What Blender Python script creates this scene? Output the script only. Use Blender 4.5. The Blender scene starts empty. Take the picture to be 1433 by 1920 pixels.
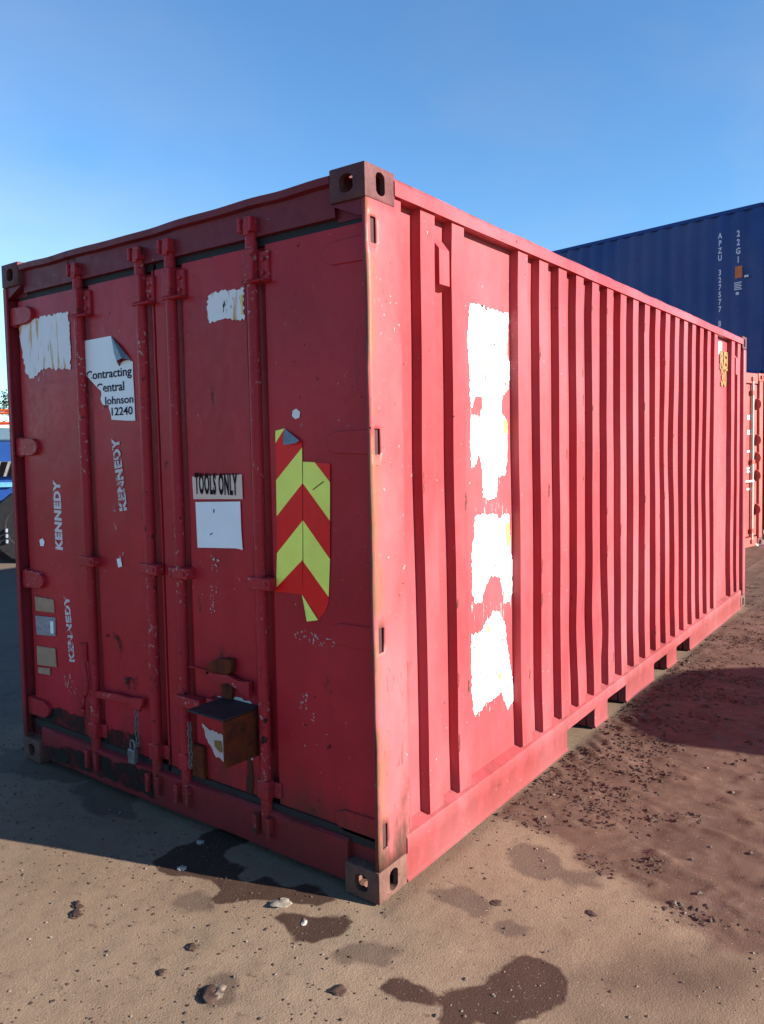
import bpy, bmesh, math, random
import numpy as np
from mathutils import Vector, Matrix
from mathutils.geometry import tessellate_polygon
random.seed(7)
RNG = np.random.default_rng(11)
scene = bpy.context.scene
C = scene.collection
R = math.radians

# ------------------------------------------------------------------ camera
M=((0.815465,0.578525,-0.018020), (-0.017717,0.056068,0.998270), (0.578535,-0.813735,0.055971)); LOC=(1.62921,-2.08005,1.63577); F=1442.495; SX=46.621; SY=-46.908
cd = bpy.data.cameras.new('camera')
cam = bpy.data.objects.new('camera', cd)
C.objects.link(cam)
cam.matrix_world = Matrix(((M[0][0], M[1][0], M[2][0], LOC[0]), (M[0][1], M[1][1], M[2][1], LOC[1]),
                           (M[0][2], M[1][2], M[2][2], LOC[2]), (0, 0, 0, 1)))
cd.sensor_fit = 'HORIZONTAL'; cd.sensor_width = 36
cd.lens = F / 1433 * 36
cd.shift_x = -SX / 1433; cd.shift_y = SY / 1433
cd.clip_start = 0.05; cd.clip_end = 5000
scene.camera = cam

# ------------------------------------------------------------------ light
SUN_EL, SUN_AZ = R(20), R(17.4)           # azimuth from +x towards +y
SUN = Vector((math.cos(SUN_EL) * math.cos(SUN_AZ), math.cos(SUN_EL) * math.sin(SUN_AZ), math.sin(SUN_EL)))
world = bpy.data.worlds.new('World'); scene.world = world
world.use_nodes = True
wn, wl = world.node_tree.nodes, world.node_tree.links
sky = wn.new('ShaderNodeTexSky'); sky.sky_type = 'NISHITA'; sky.sun_disc = False
sky.sun_elevation = SUN_EL; sky.sun_rotation = R(90) - SUN_AZ
sky.air_density = 1.0; sky.dust_density = 0.0; sky.ozone_density = 3.0
tint = wn.new('ShaderNodeMix'); tint.data_type = 'RGBA'; tint.blend_type = 'MULTIPLY'; tint.inputs[0].default_value = 1.0
tint.inputs[7].default_value = (.72, 1.0, 1.17, 1)      # a deeper, cleaner blue than the stock air
wl.new(sky.outputs[0], tint.inputs[6])
# thin high cloud: paler, less saturated wisps all round the sky
tcw = wn.new('ShaderNodeTexCoord'); mpw = wn.new('ShaderNodeMapping'); mpw.inputs['Scale'].default_value = (1.6, 1.6, 3.2); mpw.inputs['Location'].default_value = (2.35, 1.2, .6)
nzw = wn.new('ShaderNodeTexNoise'); nzw.inputs['Scale'].default_value = 1.5; nzw.inputs['Detail'].default_value = 5; nzw.inputs['Distortion'].default_value = .6
mrw = wn.new('ShaderNodeMapRange'); mrw.inputs[1].default_value = .46; mrw.inputs[2].default_value = .78; mrw.inputs[4].default_value = .26
bww = wn.new('ShaderNodeRGBToBW'); mlw = wn.new('ShaderNodeMath'); mlw.operation = 'MULTIPLY'; mlw.inputs[1].default_value = 1.45
mxw = wn.new('ShaderNodeMix'); mxw.data_type = 'RGBA'
wl.new(tcw.outputs['Generated'], mpw.inputs[0]); wl.new(mpw.outputs[0], nzw.inputs['Vector']); wl.new(nzw.outputs[0], mrw.inputs[0]); # one pale wisp low in the sky beyond the left end of the container
dtw = wn.new('ShaderNodeVectorMath'); dtw.operation = 'DOT_PRODUCT'; dtw.inputs[1].default_value = (-0.815, 0.514, 0.268)
wsp = wn.new('ShaderNodeMapRange'); wsp.interpolation_type = 'SMOOTHSTEP'; wsp.inputs[1].default_value = .955; wsp.inputs[2].default_value = 1.0
nz2 = wn.new('ShaderNodeTexNoise'); nz2.inputs['Scale'].default_value = 2.2; nz2.inputs['Detail'].default_value = 3; nz2.inputs['Distortion'].default_value = .15
mr2 = wn.new('ShaderNodeMapRange'); mr2.inputs[1].default_value = .30; mr2.inputs[2].default_value = .75; mr2.inputs[4].default_value = .34
mu2 = wn.new('ShaderNodeMath'); mu2.operation = 'MULTIPLY'; mx2 = wn.new('ShaderNodeMath'); mx2.operation = 'MAXIMUM'
wl.new(tcw.outputs['Generated'], dtw.inputs[0]); wl.new(dtw.outputs['Value'], wsp.inputs[0]); wl.new(mpw.outputs[0], nz2.inputs['Vector']); wl.new(nz2.outputs[0], mr2.inputs[0])
wl.new(wsp.outputs[0], mu2.inputs[0]); wl.new(mr2.outputs[0], mu2.inputs[1]); wl.new(mu2.outputs[0], mx2.inputs[0]); wl.new(mrw.outputs[0], mx2.inputs[1]); wl.new(mx2.outputs[0], mxw.inputs[0])
wl.new(tint.outputs[2], bww.inputs[0]); wl.new(bww.outputs[0], mlw.inputs[0]); wl.new(tint.outputs[2], mxw.inputs[6]); wl.new(mlw.outputs[0], mxw.inputs[7])
wl.new(mxw.outputs[2], wn['Background'].inputs[0])
wn['Background'].inputs[1].default_value = 0.064
ld = bpy.data.lights.new('sun', 'SUN'); ld.energy = 5.0; ld.angle = R(0.53); ld.color = (1.0, 0.93, 0.82)
lo = bpy.data.objects.new('sun', ld); C.objects.link(lo)
lo.rotation_euler = (-SUN).to_track_quat('-Z', 'Y').to_euler()
scene.render.engine = 'CYCLES'
scene.view_settings.view_transform = 'Standard'; scene.view_settings.look = 'None'
scene.view_settings.gamma = 1.0; scene.view_settings.use_curve_mapping = False
scene.view_settings.exposure = 1.75

# ------------------------------------------------------------------ helpers: objects
def link(name, me, mat=None, parent=None):
    o = bpy.data.objects.new(name, me); C.objects.link(o)
    if mat is not None and me is not None: me.materials.append(mat)
    if parent is not None: o.parent = parent
    return o
def tag(o, label=None, cat=None, group=None, kind=None):
    if label: o['label'] = label
    if cat: o['category'] = cat
    if group: o['group'] = group
    if kind: o['kind'] = kind
    return o
def thing(name, loc, label, cat, rz=0.0, group=None):
    o = bpy.data.objects.new(name, None); C.objects.link(o)
    o.location = loc; o.rotation_euler = (0, 0, rz); o.empty_display_size = 0.2
    return tag(o, label, cat, group)

class MB:
    def __init__(s): s.v = []; s.f = []
    def add(s, vs, fs):
        b = len(s.v); s.v += [tuple(p) for p in vs]; s.f += [tuple(i + b for i in f) for f in fs]; return s
    def box(s, x0, x1, y0, y1, z0, z1):
        v = [(x, y, z) for x in (x0, x1) for y in (y0, y1) for z in (z0, z1)]
        return s.add(v, [(0, 1, 3, 2), (4, 6, 7, 5), (0, 4, 5, 1), (2, 3, 7, 6), (0, 2, 6, 4), (1, 5, 7, 3)])
    def prism(s, poly, o, u, w, n, t):
        """poly in (u,w) around o, extruded t along n"""
        o, u, w, n = map(Vector, (o, u, w, n)); k = len(poly)
        a = [o + u * p[0] + w * p[1] for p in poly]; b = [p + n * t for p in a]
        tris = tessellate_polygon([[Vector((p[0], p[1], 0)) for p in poly]])
        fs = [tuple(t_) for t_ in tris] + [tuple(i + k for i in reversed(t_)) for t_ in tris]
        fs += [(i, (i + 1) % k, (i + 1) % k + k, i + k) for i in range(k)]
        return s.add(a + b, fs)
    def tube(s, pts, r, n=10, cap=True):
        pts = [Vector(p) for p in pts]; vs = []; fs = []
        rs = r if isinstance(r, (list, tuple)) else [r] * len(pts)
        for i, p in enumerate(pts):
            d = (pts[min(i + 1, len(pts) - 1)] - pts[max(i - 1, 0)]).normalized()
            a = d.cross(Vector((0.3, 0.2, 1)) if abs(d.z) < .9 else Vector((1, 0, 0))).normalized(); b = d.cross(a)
            vs += [p + (a * math.cos(2 * math.pi * j / n) + b * math.sin(2 * math.pi * j / n)) * rs[i] for j in range(n)]
        for i in range(len(pts) - 1):
            fs += [(i * n + j, i * n + (j + 1) % n, (i + 1) * n + (j + 1) % n, (i + 1) * n + j) for j in range(n)]
        if cap: fs += [tuple(reversed(range(n))), tuple(range((len(pts) - 1) * n, len(pts) * n))]
        return s.add(vs, fs)
    def build(s, name, mat, parent=None, bevel=0.0, smooth=True, seg=2):
        me = bpy.data.meshes.new(name); me.from_pydata(s.v, [], s.f)
        bm = bmesh.new(); bm.from_mesh(me); bmesh.ops.recalc_face_normals(bm, faces=bm.faces); bm.to_mesh(me); bm.free()
        if smooth:
            me.polygons.foreach_set('use_smooth', [True] * len(me.polygons)); me.set_sharp_from_angle(angle=R(32))
        o = link(name, me, mat, parent)
        if bevel:
            m = o.modifiers.new('bevel', 'BEVEL'); m.width = bevel; m.segments = seg; m.limit_method = 'ANGLE'; m.angle_limit = R(40)
            m.harden_normals = False
        return o

def hsh(ix, iy, seed):
    n = (ix.astype(np.int64) * 374761393 + iy.astype(np.int64) * 668265263 + seed * 1442695041) & 0x7fffffff
    n = ((n ^ (n >> 13)) * 1274126177) & 0x7fffffff
    return ((n ^ (n >> 16)) & 0xffff) / 65535.0
def vnoise(x, y, seed=0):
    x = np.asarray(x, float); y = np.asarray(y, float)
    ix, iy = np.floor(x), np.floor(y); fx, fy = x - ix, y - iy
    fx = fx * fx * (3 - 2 * fx); fy = fy * fy * (3 - 2 * fy)
    a, b, c, d = hsh(ix, iy, seed), hsh(ix + 1, iy, seed), hsh(ix, iy + 1, seed), hsh(ix + 1, iy + 1, seed)
    return (a + (b - a) * fx) * (1 - fy) + (c + (d - c) * fx) * fy - 0.5
def fbm(x, y, seed=0, o=4):
    t = 0; a = 1.0
    for i in range(o):
        t = t + vnoise(np.asarray(x) * 2 ** i + i * 7.3, np.asarray(y) * 2 ** i - i * 3.1, seed + i) * a; a *= 0.5
    return t
def sdf(px, py, poly):
    """signed distance (negative inside) of points to a polygon"""
    px = np.asarray(px, float); py = np.asarray(py, float)
    d = np.full(px.shape, 1e9); ins = np.zeros(px.shape, bool); n = len(poly)
    for i in range(n):
        x1, y1 = poly[i]; x2, y2 = poly[(i + 1) % n]
        ex, ey = x2 - x1, y2 - y1; L2 = ex * ex + ey * ey + 1e-12
        t = np.clip(((px - x1) * ex + (py - y1) * ey) / L2, 0, 1)
        d = np.minimum(d, (px - x1 - t * ex) ** 2 + (py - y1 - t * ey) ** 2)
        c = ((y1 > py) != (y2 > py)) & (px < (x2 - x1) * (py - y1) / (y2 - y1 + 1e-15) + x1)
        ins ^= c
    d = np.sqrt(d); return np.where(ins, -d, d)
def sheet(profile, zs, disp=None, close_back=None):
    """profile: list of (x, y); extruded over zs, disp(x,y,z)->(dx,dy)"""
    vs = []; fs = []; n = len(profile)
    for z in zs:
        for (x, y) in profile:
            dx, dy = disp(x, y, z) if disp else (0, 0)
            vs.append((x + dx, y + dy, z))
    for i in range(len(zs) - 1):
        for j in range(n - 1): fs.append((i * n + j, i * n + j + 1, (i + 1) * n + j + 1, (i + 1) * n + j))
    return vs, fs
def jag(poly, step, amp, seed=0, keep=None):
    out = []; rn = random.Random(seed)
    for i, (x1, y1) in enumerate(poly):
        x2, y2 = poly[(i + 1) % len(poly)]; L = math.hypot(x2 - x1, y2 - y1); k = max(1, int(L / step))
        for j in range(k):
            t = j / k; a = rn.uniform(-amp, amp) if not (keep and i in keep) else 0
            nx, ny = -(y2 - y1) / (L + 1e-9), (x2 - x1) / (L + 1e-9)
            out.append((x1 + (x2 - x1) * t + nx * a, y1 + (y2 - y1) * t + ny * a))
    return out
def decal(name, poly, mat, parent, plane, off):
    """flat print or paint: plane 'D' door (x,z at y), 'S' side (y,z at x)"""
    vs = [(p[0], off, p[1]) if plane == 'D' else (off, p[0], p[1]) for p in poly]
    tris = tessellate_polygon([[Vector((p[0], p[1], 0)) for p in poly]])
    me = bpy.data.meshes.new(name); me.from_pydata(vs, [], [tuple(t) for t in tris])
    want = Vector((0, -1, 0)) if plane == 'D' else Vector((1, 0, 0))
    bm = bmesh.new(); bm.from_mesh(me)
    for f in bm.faces:
        f.normal_update()
        if f.normal.dot(want) < 0: f.normal_flip()
    bm.to_mesh(me); bm.free()
    return link(name, me, mat, parent)
def text(s, name, mat, parent, o, right, up, h, xs=1.0, bold=0.0, align='LEFT', spacing=1.0, cuts=(), shear=0.0):
    cu = bpy.data.curves.new(name, 'FONT'); cu.body = s; cu.size = 1.0; cu.offset = bold; cu.align_x = align
    cu.space_character = spacing; cu.shear = shear; cu.resolution_u = 3
    t = bpy.data.objects.new(name, cu); C.objects.link(t)
    bpy.context.view_layer.update()
    me = bpy.data.meshes.new_from_object(t.evaluated_get(bpy.context.evaluated_depsgraph_get()))
    bpy.data.objects.remove(t); bpy.data.curves.remove(cu)
    right, up = Vector(right).normalized(), Vector(up).normalized(); nn = right.cross(up)
    k = h / 0.70
    mtx = Matrix(((right.x * k * xs, up.x * k, nn.x, o[0]), (right.y * k * xs, up.y * k, nn.y, o[1]), (right.z * k * xs, up.z * k, nn.z, o[2]), (0, 0, 0, 1)))
    me.transform(mtx); me.name = name
    if cuts:
        bm = bmesh.new(); bm.from_mesh(me)
        for co, no in cuts:
            bmesh.ops.bisect_plane(bm, geom=bm.verts[:] + bm.edges[:] + bm.faces[:], plane_co=co, plane_no=no, clear_outer=True)
        bm.to_mesh(me); bm.free()
    me.materials.clear()
    return link(name, me, mat, parent)

# ------------------------------------------------------------------ helpers: materials
class NT:
    def __init__(s, name):
        s.m = bpy.data.materials.new(name); s.m.use_nodes = True
        s.n, s.l = s.m.node_tree.nodes, s.m.node_tree.links
        s.b = s.n['Principled BSDF']; s.out = s.n['Material Output']
        s.tc = s.n.new('ShaderNodeTexCoord')
        s.P = s.tc.outputs['Object']
    def put(s, sock, v):
        if isinstance(v, bpy.types.NodeSocket): s.l.new(v, sock)
        elif isinstance(v, (tuple, list)) and sock.type == 'RGBA': sock.default_value = (*v[:3], 1)
        else: sock.default_value = v
    def map(s, sc=(1, 1, 1), loc=(0, 0, 0)):
        k = s.n.new('ShaderNodeMapping'); s.l.new(s.P, k.inputs[0]); k.inputs['Scale'].default_value = sc; k.inputs['Location'].default_value = loc
        return k.outputs[0]
    def noise(s, scale=5, detail=4, rough=.55, sc=None, loc=(0, 0, 0), dist=0.0):
        k = s.n.new('ShaderNodeTexNoise'); s.l.new(s.map(sc or (1, 1, 1), loc), k.inputs['Vector'])
        k.inputs['Scale'].default_value = scale; k.inputs['Detail'].default_value = detail; k.inputs['Roughness'].default_value = rough
        k.inputs['Distortion'].default_value = dist
        return k.outputs[0]
    def voro(s, scale, sc=None, feature='F1'):
        k = s.n.new('ShaderNodeTexVoronoi'); s.l.new(s.map(sc or (1, 1, 1)), k.inputs['Vector']); k.feature = feature
        k.inputs['Scale'].default_value = scale; return k.outputs[0]
    def ramp(s, v, a, b, lo=0.0, hi=1.0):
        k = s.n.new('ShaderNodeMapRange'); s.put(k.inputs[0], v); k.inputs[1].default_value = a; k.inputs[2].default_value = b
        k.inputs[3].default_value = lo; k.inputs[4].default_value = hi; return k.outputs[0]
    def math(s, op, a, b=0.0):
        k = s.n.new('ShaderNodeMath'); k.operation = op; s.put(k.inputs[0], a); s.put(k.inputs[1], b); return k.outputs[0]
    def mix(s, f, a, b):
        k = s.n.new('ShaderNodeMix'); k.data_type = 'RGBA'; s.put(k.inputs[0], f); s.put(k.inputs[6], a); s.put(k.inputs[7], b); return k.outputs[2]
    def xyz(s, i):
        k = s.n.new('ShaderNodeSeparateXYZ'); s.l.new(s.P, k.inputs[0]); return k.outputs[i]
    def attr(s, name):
        k = s.n.new('ShaderNodeAttribute'); k.attribute_name = name; return k.outputs['Fac']
    def bump(s, h, st=.3, dist=.01, nrm=None):
        k = s.n.new('ShaderNodeBump'); s.put(k.inputs['Height'], h); k.inputs['Strength'].default_value = st; k.inputs['Distance'].default_value = dist
        if nrm: s.l.new(nrm, k.inputs['Normal'])
        return k.outputs[0]
    def fin(s, col, rough=.5, metal=0.0, normal=None, alpha=None, spec=.5):
        s.put(s.b.inputs['Base Color'], col); s.put(s.b.inputs['Roughness'], rough); s.put(s.b.inputs['Metallic'], metal)
        s.b.inputs['Specular IOR Level'].default_value = spec
        if normal is not None: s.l.new(normal, s.b.inputs['Normal'])
        if alpha is not None: s.put(s.b.inputs['Alpha'], alpha)
        return s.m

RUST = (.075, .026, .012)
def paint(name, base, dark=None, rough=.42, rust=.0, chips=.0, dirt=.0, edge=None, fade=.0, dents=.25, fadecol=None, spec=.14):
    t = NT(name)
    dark = dark or tuple(c * .72 for c in base)
    c = t.mix(t.ramp(t.noise(1.3, 5, .6), .35, .68), dark, base)
    streak = t.noise(6, 4, .6, sc=(1.6, 1.6, .12))
    c = t.mix(t.math('MULTIPLY', t.ramp(streak, .52, .75), .45), c, tuple(v * .62 for v in base))
    if fade:
        fc = fadecol or (base[0] * 1.05, base[1] * 2.4 + .02, base[2] * 2.4 + .02)
        c = t.mix(t.math('MULTIPLY', t.ramp(t.noise(.9, 5, .65, sc=(1, 1, .6), loc=(3, 1, 7)), .40, .66), fade), c, fc)
    fine = t.noise(26, 5, .7)
    r = t.ramp(fine, .3, .7, rough - .08, rough + .1)
    masks = []
    if chips:
        m = t.ramp(t.noise(55, 3, .6, loc=(5, 5, 5)), .735 - chips * .06, .75 - chips * .06)
        m = t.math('MULTIPLY', m, t.ramp(t.noise(2.2, 3, .6, loc=(9, 2, 4)), .46, .56))
        c = t.mix(m, c, (.34, .27, .25)); masks.append(m)
        m2 = t.ramp(t.noise(34, 3, .6, loc=(1, 15, 5)), .735 - chips * .06, .75 - chips * .06)
        m2 = t.math('MULTIPLY', m2, t.ramp(t.noise(1.7, 3, .6, loc=(2, 9, 9)), .46, .56))
        c = t.mix(m2, c, (.03, .015, .012)); masks.append(m2)
    if rust:
        m = t.ramp(t.noise(9, 6, .72, sc=(1, 1, .55), loc=(2, 7, 1)), .70 - rust * .1, .76 - rust * .1)
        m = t.math('MULTIPLY', m, t.ramp(t.noise(1.1, 3, .6, loc=(0, 3, 8)), .42, .6))
        c = t.mix(m, c, t.mix(t.noise(40, 3), RUST, (.02, .012, .01))); masks.append(m)
    if edge:
        ax, a, b, ecol = edge
        q = t.math('ADD', t.xyz(ax), t.math('MULTIPLY', t.math('SUBTRACT', t.noise(9, 6, .7, sc=(1, 1, .5)), .5), abs(b - a) * 2.2))
        m = t.ramp(q, a, b, 1, 0)
        m = t.math('MULTIPLY', m, t.ramp(t.noise(6, 5, .7, sc=(1, 1, .6), loc=(6, 1, 2)), .40, .52))
        c = t.mix(t.math('MULTIPLY', m, .85), c, ecol)
    if dirt:
        g = t.math('ADD', t.ramp(t.xyz(2), 0.0, .55, .34, -.12), t.math('SUBTRACT', t.noise(7, 6, .7, sc=(1, 1, .35), loc=(4, 4, 0)), .42))
        c = t.mix(t.math('MULTIPLY', t.ramp(g, .1, .35), dirt), c, (.055, .030, .022))
    for m in masks: r = t.math('ADD', r, t.math('MULTIPLY', m, .35))
    h = t.math('ADD', t.math('MULTIPLY', t.noise(3.0, 3, .5), 1.0), t.math('MULTIPLY', fine, .05))
    n = t.bump(h, dents, .03)
    return t.fin(c, r, 0, n, spec=spec)
def plain(name, col, rough=.5, metal=0.0, var=.25, scale=14, bump=.15, spec=.25):
    t = NT(name)
    nz = t.noise(scale, 5, .65)
    c = t.mix(t.ramp(nz, .3, .7), tuple(v * (1 - var) for v in col), tuple(min(1, v * (1 + var * .6)) for v in col))
    return t.fin(c, t.ramp(nz, .3, .7, rough - .06, rough + .08), metal, t.bump(t.noise(scale * 4, 3), bump, .004), spec=spec)
def worn(name, col, keep=.5, scale=30, sc=(1, 1, 1), rough=.55, soft=.05, var=.12, tint=None):
    """paint or print that has partly worn away"""
    t = NT(name)
    c = t.mix(t.noise(18, 4), tuple(v * (1 - var) for v in col), col)
    if tint: c = t.mix(t.ramp(t.noise(11, 4, .6, sc=sc, loc=(3, 3, 3)), .58, .66), c, tint)
    a = t.ramp(t.noise(scale, 5, .65, sc=sc), 1 - keep - soft, 1 - keep + soft)
    return t.fin(c, rough, 0, None, a, spec=.2)

RED = (.36, .032, .045)
m_door = paint('door_paint', (.44, .024, .036), rough=.36, rust=.5, chips=.4, dirt=.80, dents=.30)
m_side = paint('side_paint', (.37, .048, .055), rough=.42, rust=.30, chips=.45, dirt=.40, fade=.42, dents=.22)
m_post = paint('post_paint', (.35, .058, .064), rough=.42, rust=.55, chips=.9, dirt=.95, fade=.5, dents=.3,
               edge=(1, .014, .075, (.155, .078, .042)))
m_postp = paint('post_paint_plain', (.30, .030, .042), rough=.42, rust=.5, chips=.6, dirt=.6)
m_rail = paint('rail_paint', (.34, .046, .053), rough=.42, rust=.5, chips=.8, dirt=.45, fade=.5, edge=(2, 2.578, 2.556, (.05, .022, .018)))
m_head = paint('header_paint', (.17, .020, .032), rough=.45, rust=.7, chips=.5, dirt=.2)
m_gear = paint('gear_paint', (.40, .026, .037), rough=.38, rust=.8, chips=1.7, dirt=.6)
m_rust = None
def rustmat(name, a, b, rough=.75):
    t = NT(name); nz = t.noise(16, 6, .7); n2 = t.noise(70, 3, .6)
    c = t.mix(t.ramp(nz, .32, .68), a, b); c = t.mix(t.ramp(n2, .6, .75), c, tuple(v * .45 for v in a))
    return t.fin(c, rough, 0, t.bump(t.math('ADD', nz, t.math('MULTIPLY', n2, .4)), .5, .006), spec=.12)
m_cast = rustmat('casting_steel', (.070, .024, .026), (.125, .048, .048), .6)
m_castlow = rustmat('dusty_casting_steel', (.085, .040, .032), (.14, .074, .058), .7)
m_rust = rustmat('rusty_steel', (.16, .031, .010), (.045, .014, .011), .8)
m_dsteel = rustmat('dark_steel', (.030, .020, .020), (.05, .032, .035), .55)
m_gal = plain('dull_galvanised_steel', (.16, .16, .165), .5, .5, .35, 30)
m_rubber = plain('door_gasket_rubber', (.018, .016, .018), .65, 0, .3)
m_slotshade = plain('slot_shade_dark', (.05, .02, .02), .8)  # dark tone standing in for the shade inside the post slots
m_floor = plain('underfloor_steel', (.035, .022, .02), .8)
m_roof = paint('roof_paint', (.30, .035, .045), rust=.7, chips=.4)
m_white = worn('white_paint', (.80, .80, .78), keep=.80, scale=26, sc=(1, 1.6, .35), soft=.02)
m_whites = worn('white_brushed_paint', (.74, .75, .76), keep=.68, scale=22, sc=(2.6, 1, .35), soft=.03, tint=(.55, .30, .12))
m_smear = worn('white_smear', (.78, .72, .70), keep=.34, scale=40, sc=(2.2, 2.2, .25), soft=.06)
m_sten = worn('stencil_paint', (.62, .60, .62), keep=.66, scale=55, soft=.04)
m_sten2 = worn('faded_stencil_paint', (.58, .55, .57), keep=.56, scale=38, soft=.05)
m_sten3 = worn('worn_stencil_paint', (.55, .52, .55), keep=.36, scale=30, soft=.05)
m_sign = plain('sign_vinyl', (.72, .74, .76), .35, 0, .06, 6, .03)
m_ink = plain('navy_ink', (.010, .014, .045), .6, 0, .2, spec=.06)
m_black = plain('black_ink', (.008, .006, .007), .6, 0, .2, spec=.06)
m_cream = plain('cream_label', (.66, .50, .42), .45, 0, .08, 8, .03)
m_sheet = plain('white_label', (.74, .78, .82), .4, 0, .05, 6, .03)
m_lime = plain('lime_reflective', (.80, .86, .15), .35, 0, .10, 10, .03)
m_hred = plain('red_reflective', (.72, .006, .008), .4, 0, .12, 10, .03)
m_back = plain('foil_backing', (.20, .22, .23), .35, .3, .3, 20)
m_tan = plain('tan_plate', (.34, .22, .15), .5, 0, .25, 30)
m_grey = plain('printed_plate', (.26, .25, .28), .5, 0, .4, 60)
m_yel = worn('yellow_paint', (.22, .13, .045), keep=.62, scale=40, soft=.04)
m_yels = worn('yellow_overspray', (.80, .72, .10), keep=.6, scale=24, sc=(1, 1, .4), soft=.12)
m_chip = worn('chipped_white_paint', (.50, .44, .42), keep=.66, scale=26, soft=.03, tint=(.30, .12, .05))
m_scuff = worn('bare_metal_scuff', (.46, .40, .38), keep=.40, scale=90, soft=.03)
m_scrape = worn('dark_scrape', (.020, .012, .012), keep=.46, scale=40, sc=(1, 1, .6), soft=.06)
m_pwear = worn('dusty_paint_wear', (.10, .035, .03), keep=.40, scale=14, sc=(2, 2, .22), soft=.08)
m_rstain = worn('rust_stain', (.05, .018, .012), keep=.52, scale=16, sc=(1.4, 1.4, .4), soft=.10)

# ------------------------------------------------------------------ ground
POLY_MUD = [(-0.020,0.765),(0.098,0.814),(0.176,0.810),(0.247,0.791),(0.427,0.757),(0.451,0.701),(0.595,0.638),(0.687,0.607),(0.773,0.553),(0.825,0.569),(0.998,0.489),(1.044,0.438)] + [(1.6,.75),(4,.2),(60,-2),(60,60),(-3,60),(-3,8),(-1.0,7.0),(-.25,6.0),(.03,5.8),(.006,5),(.004,4),(.006,2.6),(.004,1.6),(.02,1.0)]
POLY_TAN = [(0.733,0.050),(0.852,0.232),(1.025,0.379),(1.173,0.448),(1.226,0.164),(0.767,-0.146),(0.721,-0.079)] + [(1.4,0.0),(1.6,.3)]
POLY_BACK = [(-3.2,.0),(-4.0,-.2),(-9,.2),(-60,-6),(-60,80),(-2,80),(-2.6,5)]
WET = [
 [(-0.943,-0.255),(-0.957,-0.132),(-0.936,-0.067),(-0.922,0.011),(-0.949,0.064),(-0.851,0.090),(-0.756,0.099),(-0.729,0.044),(-0.758,-0.036),(-0.737,-0.080),(-0.651,-0.090),(-0.588,-0.075),(-0.574,-0.138),(-0.504,-0.143),(-0.480,-0.084),(-0.425,-0.082),(-0.353,-0.085),(-0.332,-0.020),(-0.248,-0.040),(-0.158,-0.060),(-0.178,-0.118),(-0.295,-0.159),(-0.401,-0.214),(-0.456,-0.266),(-0.503,-0.305),(-0.535,-0.287),(-0.545,-0.237),(-0.611,-0.231),(-0.737,-0.254),(-0.854,-0.288)],
 [(-0.274,-0.264),(-0.273,-0.208),(-0.198,-0.206),(-0.132,-0.169),(-0.071,-0.099),(-0.016,-0.113),(-0.010,-0.158),(-0.036,-0.237),(-0.051,-0.286),(-0.121,-0.313),(-0.185,-0.285)],
 [(0.400,-0.265),(0.428,-0.197),(0.481,-0.128),(0.505,-0.019),(0.540,0.059),(0.616,0.074),(0.686,0.038),(0.727,-0.023),(0.730,-0.099),(0.705,-0.153),(0.680,-0.204),(0.475,-0.357),(0.434,-0.299)],
 [(0.252,-0.315),(0.250,-0.266),(0.338,-0.235),(0.406,-0.245),(0.447,-0.290),(0.408,-0.311),(0.324,-0.327)],
]
DAMP = [
 [(-0.628,-0.396),(-0.659,-0.341),(-0.620,-0.287),(-0.536,-0.296),(-0.501,-0.349),(-0.545,-0.408)],
 [(0.035,-0.292),(0.033,-0.223),(0.092,-0.157),(0.175,-0.121),(0.219,-0.146),(0.218,-0.209),(0.209,-0.253),(0.163,-0.275),(0.106,-0.284)],
 [(-0.200,-0.653),(-0.215,-0.602),(-0.182,-0.557),(-0.125,-0.555),(-0.084,-0.601),(-0.083,-0.647),(-0.126,-0.676)],
 [(0.193,0.578),(0.221,0.696),(0.329,0.692),(0.439,0.600),(0.576,0.660),(0.588,0.549),(0.523,0.506),(0.435,0.511),(0.397,0.464),(0.306,0.481)],
 [(0.103,0.178),(0.154,0.281),(0.262,0.252),(0.341,0.227),(0.317,0.156),(0.232,0.154)],
 [(0.392,0.135),(0.419,0.199),(0.501,0.197),(0.489,0.141),(0.440,0.122)],
 [(-2.654,0.005),(-2.464,0.083),(-2.170,0.187),(-1.892,0.164),(-1.834,-0.020),(-2.096,-0.118),(-2.330,-0.158)],
 [(-1.879,-0.049),(-1.806,0.107),(-1.489,0.068),(-1.327,-0.075),(-1.535,-0.152)],
]
def axis(lo, hi, step, far, grow=1.14):
    a = list(np.arange(lo, hi + 1e-6, step)); s = step
    while a[-1] < far: s *= grow; a.append(a[-1] + s)
    s = step; b = []
    x = lo
    while x > -far: s *= grow; x -= s; b.append(x)
    return np.array(b[::-1] + a)
gx = axis(-4.6, 2.6, .018, 900); gy = axis(-1.3, 4.6, .018, 900)
X, Y = np.meshgrid(gx, gy); X = X.ravel(); Y = Y.ravel()
near = (np.abs(X) < 12) & (np.abs(Y) < 16)
def field(poly):
    d = np.full(X.shape, 5.0); bx = [p[0] for p in poly]; by = [p[1] for p in poly]
    k = (X > min(bx) - 1.2) & (X < max(bx) + 1.2) & (Y > min(by) - 1.2) & (Y < max(by) + 1.2)
    d[k] = sdf(X[k], Y[k], poly); return d
d_mud, d_tan, d_back = field(POLY_MUD), field(POLY_TAN), field(POLY_BACK)
wob = fbm(X * 6, Y * 6, 3, 4) * .07
rail_side = np.clip((X - .02) / .35, .06, 1) * ((Y > .9) & (Y < 6) & (X < .6)) + 1.0 * ~((Y > .9) & (Y < 6) & (X < .6))
wob = wob * rail_side
mud = np.clip(.5 - (d_mud + wob) / .07, 0, 1)
tan = np.clip(.5 - (d_tan + wob * 2) / .22, 0, 1)
back = np.clip(.5 - (d_back + wob * 4) / .6, 0, 1)
wet = np.zeros(X.shape)
dwet = np.full(X.shape, 1.0)
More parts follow.
